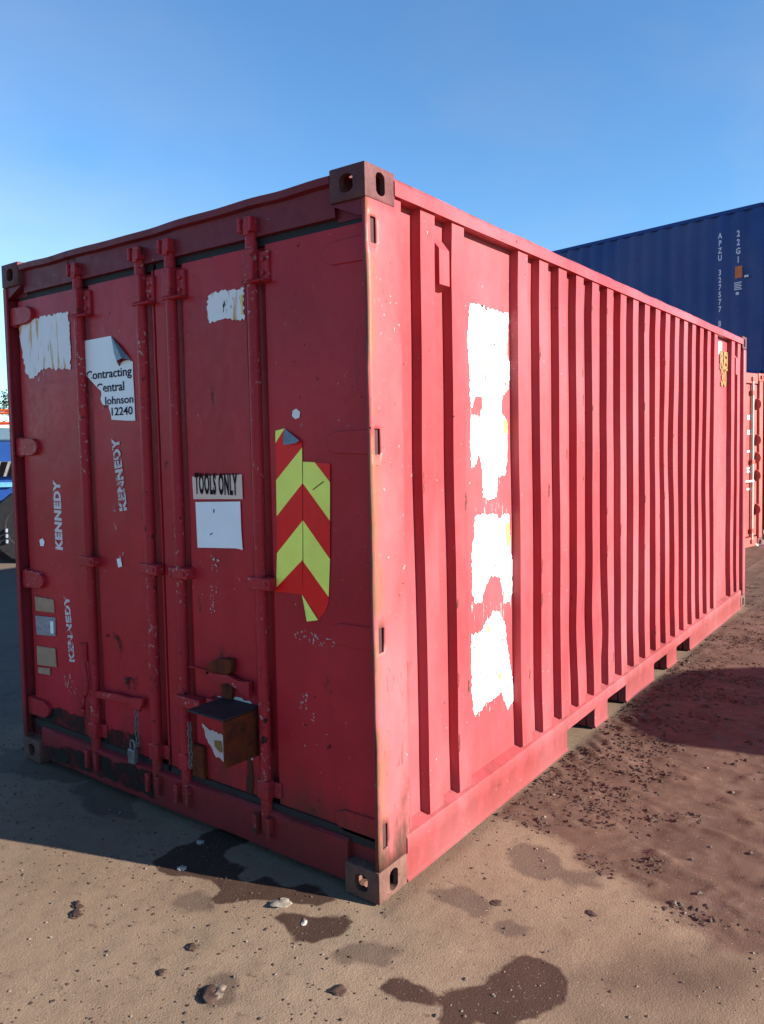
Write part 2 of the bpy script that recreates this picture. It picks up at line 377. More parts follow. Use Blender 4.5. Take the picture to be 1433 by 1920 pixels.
for p in WET: dwet = np.minimum(dwet, field(p) + fbm(X * 15, Y * 15, 5, 4) * .034)
wet = np.clip(.5 - dwet / .012, 0, 1)
damp = np.zeros(X.shape)
ddamp = np.full(X.shape, 1.0)
for p in DAMP: ddamp = np.minimum(ddamp, field(p) + fbm(X * 13, Y * 13, 6, 4) * .048)
Z = fbm(X * .8, Y * .8, 21, 3) * .010 + fbm(X * 9, Y * 9, 22, 3) * .0022 + fbm(X * 34, Y * 34, 24, 2) * .0016
# mud: soft lumps, clods and shallow tyre ridges
lump = np.maximum(fbm(X * 7, Y * 16, 31, 4) - .12, 0) * .055 + np.maximum(fbm(X * 22, Y * 30, 35, 3) - .18, 0) * .05 + fbm(X * 2.2, Y * 3.2, 36, 3) * .02
tr = X * -.30 + Y * .954
ridge = np.maximum(np.sin(tr * 21 + fbm(X * 2, Y * 2, 40, 3) * 5) - .45, 0) * np.clip(fbm(X * 1.6, Y * 1.6, 43, 3) * 3 + .15, 0, 1) * .022
tread = np.exp(-((X - .12 - fbm(Y * 2, Y * 0, 50, 2) * .08) / .09) ** 2) * np.maximum(np.sin(Y * 62 + X * 38 + fbm(X * 9, Y * 9, 53, 3) * 5), -.3) * (.010 + .012 * fbm(X * 5, Y * 5, 54, 2)) * np.clip((Y - 1.0) * 2, 0, 1) * np.clip((3.2 - Y) * 2, 0, 1)
Z = Z + mud * (lump * .42 + ridge * .5 + tread * .9) + back * lump * .25
inside = np.clip(np.minimum(np.minimum(X + 2.55, .03 - X), np.minimum(Y + .03, 6.0 - Y)) / .06 + .5, 0, 1)
Z = Z * (1 - inside) - .006
Z = np.where(near, Z, Z * 0 - .006)
nx, ny = len(gx), len(gy)
idx = np.arange(nx * ny).reshape(ny, nx)
quads = np.stack([idx[:-1, :-1], idx[:-1, 1:], idx[1:, 1:], idx[1:, :-1]], -1).reshape(-1, 4)
gm = bpy.data.meshes.new('ground')
gm.vertices.add(len(X)); gm.vertices.foreach_set('co', np.stack([X, Y, Z], 1).ravel())
gm.loops.add(quads.size); gm.loops.foreach_set('vertex_index', quads.ravel())
gm.polygons.add(len(quads)); gm.polygons.foreach_set('loop_start', np.arange(0, quads.size, 4)); gm.polygons.foreach_set('loop_total', np.full(len(quads), 4))
gm.polygons.foreach_set('use_smooth', np.ones(len(quads), bool))
gm.update(calc_edges=True)
for nm, a in (('mud', mud), ('tan', tan), ('back', back), ('wet', np.clip(dwet, -.5, .5)), ('damp', np.clip(ddamp, -.5, .5)), ('mud_edge', np.clip(d_mud + wob, -.5, .5))):
    at = gm.attributes.new(nm, 'FLOAT', 'POINT'); at.data.foreach_set('value', a.astype(np.float32))
def ground_mat():
    t = NT('yard_ground')
    n1, n2, n3 = t.noise(1.1, 6, .62), t.noise(14, 6, .7), t.noise(95, 3, .65)
    c = t.mix(t.ramp(n1, .34, .66), (.162, .107, .071), (.212, .146, .099))
    c = t.mix(t.math('MULTIPLY', t.ramp(n2, .5, .72), .5), c, (.118, .077, .053))
    c = t.mix(t.math('MULTIPLY', t.ramp(t.noise(2.6, 5, .65, loc=(8, 3, 0)), .52, .66), .35), c, (.125, .092, .058))
    mudc = t.mix(t.ramp(t.noise(3.2, 6, .68), .34, .66), (.068, .037, .0255), (.110, .061, .0425))
    mudc = t.mix(t.math('MULTIPLY', t.ramp(t.noise(5, 5, .7, loc=(1, 8, 0)), .56, .68), .6), mudc, (.15, .095, .072))
    tanc = t.mix(t.ramp(t.noise(7, 6, .7), .38, .62), (.070, .042, .027), (.108, .068, .046))
    jit = t.math('MULTIPLY', t.math('SUBTRACT', t.noise(60, 4, .7), .5), .022)
    damp = t.ramp(t.math('ADD', t.attr('damp'), jit), .012, -.012)
    c = t.mix(t.math('MULTIPLY', damp, .72), c, (.078, .050, .037))
    c = t.mix(t.math('MULTIPLY', t.attr('tan'), .85), c, tanc)
    c = t.mix(t.ramp(t.math('ADD', t.attr('mud_edge'), t.math('MULTIPLY', jit, 2.0)), .030, -.030), c, mudc)
    c = t.mix(t.math('MULTIPLY', t.attr('back'), .55), c, (.085, .072, .064))
    w = t.ramp(t.math('ADD', t.attr('wet'), t.math('MULTIPLY', jit, .6)), .006, -.006)
    c = t.mix(w, c, t.mix(n2, (.038, .020, .014), (.060, .033, .023)))
    c = t.mix(t.math('MULTIPLY', t.ramp(n3, .62, .72), .45), c, (.05, .03, .022))
    c = t.mix(t.math('MULTIPLY', t.ramp(t.noise(120, 2, .5, loc=(4, 0, 3)), .68, .74), .5), c, (.36, .30, .24))
    c = t.mix(t.math('MULTIPLY', t.ramp(t.noise(9, 6, .75, sc=(1.4, 2.6, 1), loc=(2, 2, 0)), .60, .66), .55), c, (.052, .028, .020))
    r = t.math('SUBTRACT', .88, t.math('MULTIPLY', w, .22))
    h = t.math('ADD', t.math('MULTIPLY', n2, .5), t.math('MULTIPLY', n3, .5))
    h2 = t.math('ADD', h, t.math('MULTIPLY', t.voro(150), .35))
    h2 = t.math('ADD', h2, t.math('MULTIPLY', t.noise(240, 2, .6), .35))
    return t.fin(c, r, 0, t.bump(h2, .42, .005), spec=.18)
m_ground = ground_mat()
ground = link('ground', gm, m_ground); tag(ground, kind='structure')

# ------------------------------------------------------------------ corner casting, modelled once
def make_casting():
    """block with its outer corner at the origin, running to -x, +y, -z, with the three real openings"""
    a, b, h = .160, .172, .118
    def mesh_obj(mb):
        me = bpy.data.meshes.new('tmp'); me.from_pydata(mb.v, [], mb.f)
        bm = bmesh.new(); bm.from_mesh(me); bmesh.ops.recalc_face_normals(bm, faces=bm.faces); bm.to_mesh(me); bm.free()
        o = bpy.data.objects.new('tmp', me); C.objects.link(o); return o
    def oval(rx, ry, n=24, flat=0.0):
        return [(rx * math.cos(2 * math.pi * i / n), ry * math.sin(2 * math.pi * i / n) + (flat if math.sin(2 * math.pi * i / n) > 0 else -flat)) for i in range(n)]
    base = mesh_obj(MB().box(-a, 0, 0, b, -h, 0))
    cut = [MB().box(-a + .026, -.022, .024, b - .026, -h + .024, -.026),
           MB().prism(oval(.026, .020, flat=.020), (-.05, b * .5, -h * .5), (0, 1, 0), (0, 0, 1), (1, 0, 0), .2),
           MB().prism(oval(.030, .018, flat=.014), (-a * .52, .06, -h * .5), (1, 0, 0), (0, 0, 1), (0, -1, 0), .2),
           MB().prism(oval(.030, .024, flat=.030), (-a * .5, b * .5, -.05), (1, 0, 0), (0, 1, 0), (0, 0, 1), .2)]
    cut = [mesh_obj(c) for c in cut]
    bv = base.modifiers.new('b', 'BEVEL'); bv.width = .006; bv.segments = 2
    for c in cut:
        m = base.modifiers.new('c', 'BOOLEAN'); m.operation = 'DIFFERENCE'; m.object = c; m.solver = 'EXACT'
    bpy.context.view_layer.update()
    me = bpy.data.meshes.new_from_object(base.evaluated_get(bpy.context.evaluated_depsgraph_get()))
    for o in cut + [base]: bpy.data.objects.remove(o)
    me.set_sharp_from_angle(angle=R(30))
    return me
CAST = make_casting()
def casting(x, y, z, fx, fy, fz, mat, parent):
    me = CAST.copy(); me.name = 'corner_casting'
    me.transform(Matrix.Translation((x, y, z)) @ Matrix.Diagonal((fx, fy, fz, 1)))
    if fx * fy * fz < 0: me.flip_normals()
    me.materials.clear()
    return link('corner_casting', me, mat, parent)

# ------------------------------------------------------------------ the red container
W, L, H = 2.394, 5.864, 2.591
box = thing('shipping_container', (0, 0, 0), 'large weathered red steel shipping container with double doors and white paint patches', 'shipping container', 0, 'shipping containers in the yard')
for (x, fx) in ((0, 1), (-W, -1)):
    for (y, fy) in ((0, 1), (L, -1)):
        casting(x, y, H, fx, fy, 1, m_cast, box)
        casting(x, y, 0, fx, fy, -1, m_castlow, box)
GR = [(.223, .342), (.445, .564), (.663, 1.135)] + [(1.135 + .2225 * k - .119, 1.135 + .2225 * k) for k in range(1, 17)] + [(4.800, 5.305), (5.425, 5.545), (5.655, 5.765)]
def wallprofile(sgn, x0):
    pr = [(x0 + sgn * -.010, .17)]
    for a, b in GR:
        pr += [(x0 - sgn * .010, a - .004), (x0 - sgn * .050, a + .006), (x0 - sgn * .050, b - .004), (x0 - sgn * .010, b + .003)]
    pr += [(x0 - sgn * .010, L - .10)]
    out = [pr[0]]
    for p, q in zip(pr, pr[1:]):                    # split wide flats so that they can be dented
        k = max(1, int(abs(q[1] - p[1]) / .06))
        out += [(p[0] + (q[0] - p[0]) * j / k, p[1] + (q[1] - p[1]) * j / k) for j in range(1, k + 1)]
    return out
def wave(x, y, z):
    e = max(0, min(1, (z - .2) * 5)) * max(0, min(1, (2.5 - z) * 6))
    dx = float(vnoise(y * 2.6, z * 1.7, 61)) * .005 + float(vnoise(y * 7, z * 4, 62)) * .002
    dy = float(vnoise(y * 3.1 + 9, z * 1.3, 64)) * .004 + float(vnoise(y * 6 + 9, z * 5, 65)) * .0018
    for (cy, cz, rr, d) in ((1.92, .62, .12, -.020), (2.15, .55, .10, .016), (3.5, 1.55, .25, -.014), (4.4, 1.3, .3, -.012), (.45, 1.5, .2, -.008)):
        dx += d * math.exp(-((y - cy) ** 2 + ((z - cz) * .6) ** 2) / (rr * rr))
    return (dx - .004) * e, dy * e
zs = list(np.linspace(.190, 2.520, 44))
v_, f_ = sheet(wallprofile(1, 0), zs, wave)
side = MB().add(v_, f_).build('corrugated_side_wall', m_side, box)
v_, f_ = sheet(wallprofile(-1, -W), [.19, 1.2, 2.52])
MB().add(v_, f_).build('corrugated_side_wall', m_side, box)
ev = []
for k in range(10):
    a = -W + .08 + k * .224; ev += [(a, L - .02), (a + .10, L - .02), (a + .11, L - .06), (a + .21, L - .06), (a + .222, L - .02)]
v_, f_ = sheet(ev, [.15, 2.52]); MB().add(v_, f_).build('end_wall', m_side, box)
rf = MB()
rp = []
for k in range(28):
    a = .09 + k * .203; rp += [(a, 2.575), (a + .09, 2.575), (a + .10, 2.558), (a + .19, 2.558)]
rp = [(.03, 2.556)] + rp + [(L - .03, 2.575)]
vs = []
for x in (-W + .05, -.05): vs += [(x, y, z) for y, z in rp]
n = len(rp); rf.add(vs, [(j, j + 1, n + j + 1, n + j) for j in range(n - 1)])
rf.build('roof', m_roof, box)
MB().box(-W + .06, -.06, .12, L - .08, .135, .165).build('floor', m_floor, box)
for k in range(18):
    y = .25 + k * .315
    if not any(a - .16 < y < b + .16 for a, b in ((1.64, 2.02), (2.22, 2.53), (3.08, 3.37), (3.60, 3.95))):
        MB().box(-W + .06, -.06, y, y + .05, .03, .134).build('cross_member', m_floor, box)
# top side rails (dented along the upper edge)
for x0, sg in ((0, 1), (-W, -1)):
    pr = [(.002, 2.512), (.002, 2.556), (-.006, 2.572), (-.055, 2.574), (-.055, 2.512)]
    vs = []; ys = np.linspace(.165, L - .165, 70)
    for y in ys:
        w_ = float(vnoise(y * 3, 0, 71)) * .006; wz = float(vnoise(y * 5, 3, 72)) * .006
        vs += [(x0 + sg * (px + w_), y, pz + (wz if pz > 2.53 else 0)) for px, pz in pr]
    fs = [(i * 5 + j, i * 5 + (j + 1) % 5, (i + 1) * 5 + (j + 1) % 5, (i + 1) * 5 + j) for i in range(69) for j in range(5)]
    fs += [(0, 1, 2, 3, 4), (345, 346, 347, 348, 349)]
    MB().add(vs, fs).build('top_side_rail', m_rail, box)
# bottom side rails with fork pocket openings
PK = [(1.64, 2.02), (2.22, 2.53), (3.08, 3.37), (3.60, 3.95)]
for x0, sg in ((0, 1), (-W, -1)):
    mb = MB()
    def seg(y0, y1, full):
        pr = [(-.066, .205), (-.004, .178), (.000, .170), (.000, .118)]
        pr += [(-.006, .106), (-.006, .018), (.000, .012), (.000, .002), (-.05, .002), (-.074, .19)] if full else [(-.03, .118), (-.074, .19)]
        k = max(2, int((y1 - y0) / .08)); ys = np.linspace(y0, y1, k + 1); m = len(pr); vs = []
        for y in ys:
            w1 = float(vnoise(y * 4, 1, 81)) * .005; w2 = float(vnoise(y * 3, 5, 82)) * .006
            vs += [(x0 + sg * (px + w1), y, pz + (w2 if pz > .11 and px > -.03 else 0)) for px, pz in pr]
        fs = [(i * m + j, i * m + (j + 1) % m, (i + 1) * m + (j + 1) % m, (i + 1) * m + j) for i in range(k) for j in range(m)]
        fs += [tuple(range(m)), tuple(range(k * m, k * m + m))]
        mb.add(vs, fs)
    e = [.174] + [q for p in PK for q in p] + [L - .174]
    for i in range(len(e) - 1): seg(e[i], e[i + 1], i % 2 == 0)
    mb.build('bottom_side_rail', m_rail, box)
for a, b in PK:
    MB().box(-W + .06, -.062, a - .006, a, .004, .13).box(-W + .06, -.062, b, b + .006, .004, .13).box(-W + .06, -.062, a, b, .126, .132).build('fork_pocket', m_rail, box)
# corner posts; the near one with its slotted outer plate
def holed_plate(mb, us, ws, holes, f):
    """grid of boxes over (u,w) leaving the holes free; f(u0,u1,w0,w1) adds a box"""
    U = sorted(set(us + [h[0] for h in holes] + [h[1] for h in holes])); Wz = sorted(set(ws + [h[2] for h in holes] + [h[3] for h in holes]))
    for w0, w1 in zip(Wz, Wz[1:]):
        run = None
        for u0, u1 in zip(U, U[1:]):
            hole = any(h[0] <= u0 and u1 <= h[1] and h[2] <= w0 and w1 <= h[3] for h in holes)
            if hole:
                if run: f(run[0], run[1], w0, w1); run = None
            else: run = (run[0], u1) if run else (u0, u1)
        if run: f(run[0], run[1], w0, w1)
def wavy_plate(y0, y1, z0, z1, holes):
    ys = sorted(set(list(np.linspace(y0, y1, 9)) + [h[0] for h in holes] + [h[1] for h in holes]))
    zz = sorted(set(list(np.linspace(z0, z1, 50)) + [h[2] for h in holes] + [h[3] for h in holes]))
    vs = []; fs = []
    def X_(y, z): return -.004 + float(vnoise(y * 14, z * 5, 91)) * .005 * (1 if .16 < z < 2.44 else 0)
    for z in zz:
        for y in ys:
            yy = y + (float(vnoise(z * 9, 2, 92)) * .006 if y == y0 else 0)
            vs.append((X_(y, z), yy, z))
    n = len(ys)
    for i in range(len(zz) - 1):
        for j in range(n - 1):
            if any(h[0] <= ys[j] and ys[j + 1] <= h[1] and h[2] <= zz[i] and zz[i + 1] <= h[3] for h in holes): continue
            fs.append((i * n + j, i * n + j + 1, (i + 1) * n + j + 1, (i + 1) * n + j))
    return vs, fs
SL = [(.030, .062, 2.325, 2.415), (.030, .062, 1.600, 1.690), (.030, .062, .900, .990), (.030, .062, .190, .280)]
mb = MB(); v_, f_ = wavy_plate(.006, .200, .117, 2.474, SL); mb.add(v_, f_)
post = mb.build('corner_post', m_post, box)
sm = post.modifiers.new('t', 'SOLIDIFY'); sm.thickness = .008; sm.offset = -1
MB().box(-.022, -.013, .008, .027, .119, 2.472).build('post_flange', m_postp, box)
MB().box(-.0138, -.0128, .024, .066, .119, 2.472).build('slot_shade_backing', m_slotshade, box)  # dark sheet close behind the slots: recess shade put into its colour
MB().box(-.075, -.060, .095, .190, .119, 2.472).box(-.06, -.012, .196, .199, .119, 2.50).box(-.060, -.027, .095, .190, .119, 2.472).build('post_core', m_dsteel, box)
mb = MB().box(-W, -W + .006, .004, .20, .119, 2.472).box(-W + .006, -W + .030, .004, .016, .119, 2.472).box(-W + .006, -W + .085, .078, .088, .119, 2.472)
mb.build('corner_post', m_postp, box, bevel=.003)
for x in (-W, -.09): MB().box(x, x + .09, L - .10, L - .004, .119, 2.472).build('corner_post', m_rail, box, bevel=.01)

# door header with its bent drip lip, and the sill
xs = np.linspace(-W + .16, -.16, 60); vs = []
pr = [(.075, 2.434), (.030, 2.436), (.026, 2.540), (.004, 2.546), (.002, 2.572), (.020, 2.580), (.080, 2.578)]
for x in xs:
    a = float(vnoise(x * 4.2, 0, 101)) * .014; b = float(vnoise(x * 5.1, 4, 102)) * .009 - .006 * (1 - ((x + 1.2) / 1.1) ** 2)
    vs += [(x, py + (a if pz > 2.53 else 0), pz + (b if pz > 2.53 and py < .05 else 0)) for py, pz in pr]
m = len(pr)
fs = [(i * m + j, i * m + (j + 1) % m, (i + 1) * m + (j + 1) % m, (i + 1) * m + j) for i in range(59) for j in range(m)] + [tuple(range(m)), tuple(range(59 * m, 60 * m))]
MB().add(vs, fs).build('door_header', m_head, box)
m_sill = paint('sill_paint', (.28, .022, .034), rough=.42, rust=.8, chips=.6, dirt=.42)
vs = []; pr = [(.09, .192), (.030, .190), (.016, .182), (.014, .060), (.022, .028), (.09, .026)]
for x in xs:
    b = float(vnoise(x * 3.6, 2, 103)) * .007
    vs += [(x, py + float(vnoise(x * 5, 1, 104)) * .010 * (pz < .19), pz + (b if pz < .07 else 0)) for py, pz in pr]
m = len(pr)
fs = [(i * m + j, i * m + (j + 1) % m, (i + 1) * m + (j + 1) % m, (i + 1) * m + j) for i in range(59) for j in range(m)] + [tuple(range(m)), tuple(range(59 * m, 60 * m))]
MB().add(vs, fs).build('door_sill', m_sill, box)
for x0, x1 in ((-.160, -.014), (-W + .014, -W + .160)):
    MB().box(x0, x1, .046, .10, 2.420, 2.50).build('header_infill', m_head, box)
    MB().box(x0, x1, .046, .10, .09, .205).build('sill_infill', m_sill, box)
# gussets under the top castings on the door side
for x0, s in ((-.016, -1), (-W + .016, 1)):
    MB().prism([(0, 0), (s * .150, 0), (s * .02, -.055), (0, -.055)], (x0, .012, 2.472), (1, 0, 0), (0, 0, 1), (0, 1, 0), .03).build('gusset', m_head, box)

# ------------------------------------------------------------------ doors
ROD = [-1.755, -1.280, -1.075, -.585]
def door_profile(x0, x1, rods):
    pr = [(x0, .09), (x0, .044)]
    for r in rods:
        pr += [(r - .050, .044), (r - .038, .072), (r + .046, .072), (r + .060, .044)]
    pr += [(x1, .044), (x1, .09)]
    out = [pr[0]]
    for p, q in zip(pr, pr[1:]):
        k = max(1, int(abs(q[0] - p[0]) / .06))
        out += [(p[0] + (q[0] - p[0]) * j / k, p[1] + (q[1] - p[1]) * j / k) for j in range(1, k + 1)]
    return out
def dwave(x, y, z):
    e = max(0, min(1, (z - .22) * 6)) * max(0, min(1, (2.40 - z) * 8)) * (1 if y < .08 else 0)
    return 0, (float(vnoise(x * 4, z * 2.2, 111)) * .005 + float(vnoise(x * 9, z * 6, 112)) * .002 - .001) * e
def mkdoor(x0, x1, rods, kind):
    v_, f_ = sheet(door_profile(x0, x1, rods), list(np.linspace(.214, 2.404, 40)), dwave)
    mb = MB().add(v_, f_)
    n = len(door_profile(x0, x1, rods))
    mb.box(x0 + .002, x1 - .002, .095, .110, .22, 2.40)
    d = mb.build('door', m_door, box)
    tag(d, kind)
    MB().box(x0 + .004, x1 - .004, .050, .094, 2.404, 2.434).build('gasket', m_rubber, d)
    MB().box(x0 + .004, x1 - .004, .036, .094, .176, .217).build('gasket', m_rubber, d)
    for r in rods:
        z = np.linspace(.10, 2.485, 30)
        pts = [(r + float(vnoise(q * 1.5, r, 121)) * .006, .030, q) for q in z]
        MB().tube(pts, .0245, 12).build('locking_rod', m_gear, d)
        # bearing bracket at the door top with bolts, mid guide, bottom bearing
        MB().box(r - .028, r + .030, .002, .044, 2.268, 2.392).box(r + .034, r + .088, .030, .046, 2.262, 2.380).box(r - .034, r + .092, .000, .046, 2.258, 2.270).build('rod_bearing', m_gear, d, bevel=.006)
        MB().box(r - .042, r + .078, -.002, .046, 1.078, 1.126).build('rod_guide', m_gear, d, bevel=.005)
        MB().box(r - .030, r + .032, .004, .046, .235, .31).box(r + .032, r + .075, .034, .046, .24, .305).build('rod_bearing', m_gear, d, bevel=.006)
        for bx, bz in ((.062, 2.345), (.062, 2.295), (.058, 1.102)):
            MB().tube([(r + bx, .046, bz), (r + bx, .022 if bz > 2 else -.008, bz)], .009, 6).build('bolt', m_gear, d)
    return d
door_l = mkdoor(-2.325, -1.210, ROD[:2], 'left door leaf with stencilled lettering and torn sign')
door_r = mkdoor(-1.197, -.014, ROD[2:], 'right door leaf with chevron board and rusty lock box')
# door edge trims along the middle gap
MB().box(-1.208, -1.199, .058, .094, .214, 2.404).build('gasket', m_rubber, door_l)
# cam keepers on header and sill
for r in ROD:
    for u in (-.048, .026):
        MB().box(r + u * .8, r + u * .8 + .015, -.006, .034, 2.452, 2.508).build('cam_keeper', m_gear, box, bevel=.004)
        MB().box(r + u, r + u + .021, -.010, .02, .085, .17).build('cam_keeper', m_gear, box, bevel=.004)
    MB().prism([(-.016, 0), (.016, 0), (.020, .045), (.008, .072), (-.008, .072), (-.018, .04)], (r, .002, 2.440), (1, 0, 0), (0, 0, 1), (0, 1, 0), .03).build('cam_end', m_gear, box, bevel=.004)
# hinge blades
def blade(poly, y, t, d):
    MB().prism(poly, (0, y, 0), (1, 0, 0), (0, 0, 1), (0, 1, 0), t).build('hinge_blade', m_gear if d is door_l else m_door, d, bevel=.003)
def tongue(xa, xb, z, h, s):
    """blade from the post end xa to its rounded tip xb"""
    return [(xa, z - h), (xb - s * .05, z - h * .92), (xb - s * .012, z - h * .55), (xb, z), (xb - s * .012, z + h * .55), (xb - s * .05, z + h * .92), (xa, z + h)]
for z in (2.315, 1.645, .945, .245):
    blade(tongue(-.018, -.235, z, .044, -1), .036, .010, door_r)
    MB().tube([(-.030, .048, z - .05), (-.030, .048, z + .05)], .014, 10).build('hinge_pin', m_gear, door_r)
for z in (2.325, 1.655, .965, .285):
    blade(tongue(-2.375, -2.165, z, .046, 1), .022, .024, door_l)
    MB().tube([(-2.345, .045, z - .05), (-2.345, .045, z + .05)], .018, 10).build('hinge_pin', m_gear, door_l)

# handles and lock gear
YD = .044
MB().prism([(-1.734,0.467),(-1.712,0.476),(-1.632,0.481),(-1.548,0.489),(-1.467,0.487),(-1.353,0.502),(-1.355,0.482),(-1.380,0.436),(-1.457,0.464),(-1.550,0.456),(-1.646,0.449),(-1.732,0.443)], (0, .010, 0), (1, 0, 0), (0, 0, 1), (0, 1, 0), .016).build('handle_bar', m_gear, door_l, bevel=.004)
p = [(-1.783,0.673),(-1.782,0.639),(-1.781,0.606),(-1.765,0.564),(-1.755,0.528),(-1.753,0.495),(-1.766,0.456),(-1.792,0.414),(-1.806,0.378),(-1.810,0.339)]
MB().tube([(x, .000 - .012 * math.sin(i / 9 * math.pi), z) for i, (x, z) in enumerate(p)], .011, 8).build('bent_handle', m_gear, door_l)
MB().tube([(p[0][0], .0, p[0][1] + .03), (p[0][0] + .004, -.004, p[0][1] - .06)], .020, 8).build('handle_hub', m_gear, door_l)
MB().prism([(-1.019,0.702),(-0.967,0.703),(-0.907,0.701),(-0.888,0.675),(-0.804,0.664),(-0.771,0.674),(-0.722,0.656),(-0.649,0.630),(-0.647,0.697),(-0.708,0.691),(-0.770,0.705),(-0.861,0.700),(-0.906,0.706),(-1.008,0.708)], (0, .008, 0), (1, 0, 0), (0, 0, 1), (0, 1, 0), .018).build('handle_bar', m_gear, door_r, bevel=.004)
MB().prism([(-0.906,0.724),(-0.885,0.743),(-0.838,0.760),(-0.793,0.770),(-0.758,0.770),(-0.752,0.748),(-0.760,0.716),(-0.783,0.703),(-0.861,0.700),(-0.900,0.696)], (0, .012, 0), (1, 0, 0), (0, 0, 1), (0, 1, 0), .030).build('latch_plate', m_rust, door_r, bevel=.008)
MB().prism([(-0.842,0.676),(-0.804,0.669),(-0.772,0.670),(-0.770,0.630),(-0.782,0.588),(-0.827,0.575),(-0.838,0.623)], (0, .030, 0), (1, 0, 0), (0, 0, 1), (0, 1, 0), .014).build('latch_strap', m_rust, door_r, bevel=.003)
# steel lock box: top, right cheek and back plate, open below and in front
MB().box(-.838, -.622, -.148, .044, .588, .597).build('lock_box_top', m_dsteel, door_r, bevel=.003)
MB().prism([(-.146, .405), (.044, .395), (.044, .586), (-.146, .586)], (-.632, 0, 0), (0, 1, 0), (0, 0, 1), (1, 0, 0), .008).build('lock_box_cheek', m_rust, door_r, bevel=.002)
MB().box(-.838, -.830, -.060, .044, .555, .587).box(-.90, -.838, .0, .044, .552, .590).build('lock_box_flange', m_gear, door_r, bevel=.003)
MB().box(-1.09, -.93, -.012, .030, .528, .575).build('hasp', m_gear, door_r, bevel=.004)
MB().box(-1.03, -.955, .02, .046, .22, .36).build('lower_plate', m_rust, door_r, bevel=.004)
def chain_links(mb, pts, L_=.020, w=.007, r=.0026):
    for i, (x, y, z) in enumerate(pts):
        a = i % 2; k = 10
        loop = []
        for j in range(k + 1):
            t = 2 * math.pi * j / k; u, v = w * math.cos(t), L_ * .62 * math.sin(t)
            loop.append((x + (u if a else u * .25), y + (u * .25 if a else u), z + v))
        mb.tube(loop, r, 5, cap=False)
    return mb
hx, hz = [(-1.391,0.433)][0]
ch = chain_links(MB(), [(hx + .004 * math.sin(i), .004, hz - i * .0165) for i in range(10)]).build('lock_chain', m_gal)
tag(ch, 'short rusty chain hanging from the left door handle above a padlock', 'chain')
pad = thing('padlock', ([(-1.416,0.232)][0][0], -.004, [(-1.416,0.232)][0][1] - .03), 'grey metal padlock dangling at the bottom of left door', 'padlock')
MB().box(-.024, .024, -.014, .014, -.008, .062).build('lock_body', m_gal, pad, bevel=.006)
MB().tube([(-.015, 0, .06)] + [(-.015 * math.cos(t), 0, .085 + .015 * math.sin(t)) for t in np.linspace(0, math.pi, 8)] + [(.015, 0, .06)], .005, 8).build('shackle', m_gal, pad)
hx, hz = [(-1.003,0.460)][0]
ch2 = chain_links(MB(), [(hx + .003 * math.sin(i * 1.7), -.008, hz - i * .0165) for i in range(12)]).build('lock_chain', m_gal)
tag(ch2, 'loose chain hanging beside the rusty lock box on right door', 'chain')

# ------------------------------------------------------------------ door graphics
y1, y2, y3 = .0425 - .003, .0425 - .004, .0425 - .005
def dd(name, poly, mat, d, y=y1, j=None, seed=1):
    if j: poly = jag(poly, j[0], j[1], seed)
    return decal(name, poly, mat, d, 'D', y)
# chevron board
ck = thing  # keep the name free
A_ = [(-0.491,1.695),(-0.442,1.703),(-0.442,1.647),(-0.493,1.648)]
dd('chevron_lime_stripe', [(-0.491,1.695),(-0.442,1.703),(-0.493,1.648)], m_lime, door_r)
dd('chevron_red_stripe', [(-0.493,1.648),(-0.442,1.703),(-0.355,1.649),(-0.355,1.629),(-0.495,1.505)], m_hred, door_r)
dd('chevron_lime_stripe', [(-0.495,1.505),(-0.355,1.629),(-0.358,1.495),(-0.497,1.366)], m_lime, door_r)
dd('chevron_red_stripe', [(-0.497,1.366),(-0.358,1.495),(-0.362,1.354),(-0.501,1.222)], m_hred, door_r)
dd('chevron_lime_stripe', [(-0.501,1.222),(-0.362,1.354),(-0.367,1.206),(-0.511,1.086)], m_lime, door_r)
dd('chevron_red_stripe', [(-0.511,1.086),(-0.367,1.206),(-0.372,1.073),(-0.446,1.072),(-0.515,1.071)], m_hred, door_r)
dd('chevron_lime_stripe', [(-0.352,1.576),(-0.294,1.574),(-0.221,1.501),(-0.226,1.360),(-0.355,1.495)], m_lime, door_r)
dd('chevron_red_stripe', [(-0.294,1.574),(-0.219,1.569),(-0.221,1.501)], m_hred, door_r)
dd('chevron_red_stripe', [(-0.355,1.495),(-0.226,1.360),(-0.230,1.218),(-0.359,1.355)], m_hred, door_r)
dd('chevron_lime_stripe', [(-0.359,1.355),(-0.230,1.218),(-0.241,1.077),(-0.363,1.199)], m_lime, door_r)
dd('chevron_red_stripe', [(-0.363,1.199),(-0.241,1.077),(-0.240,1.062),(-0.259,1.020),(-0.293,0.985),(-0.375,1.073),(-0.372,1.076)], m_hred, door_r)
def curl(pts, mat, d, name, lift):
    """peeled corner: polygon lifted off the door towards its last points"""
    vs = [(x, YD - .004 - l, z) for (x, z), l in zip(pts, lift)]
    k = len(vs); me = bpy.data.meshes.new(name); me.from_pydata(vs, [], [(0, i, i + 1) for i in range(1, k - 1)])
    return link(name, me, mat, d)
curl([(-0.442,1.703),(-0.381,1.668),(-0.357,1.655),(-0.370,1.646),(-0.429,1.640),(-0.441,1.663)], m_back, door_r, 'peeled_corner', [.001, .006, .012, .018, .022, .012])
curl([(-0.375,1.073),(-0.293,0.985),(-0.339,0.977),(-0.350,1.013)], m_lime, door_r, 'peeled_corner', [.001, .004, .016, .012])
dd('scratch', [(-0.307,1.473),(-0.252,1.505),(-0.250,1.502),(-0.304,1.471)], m_black, door_r, y2)
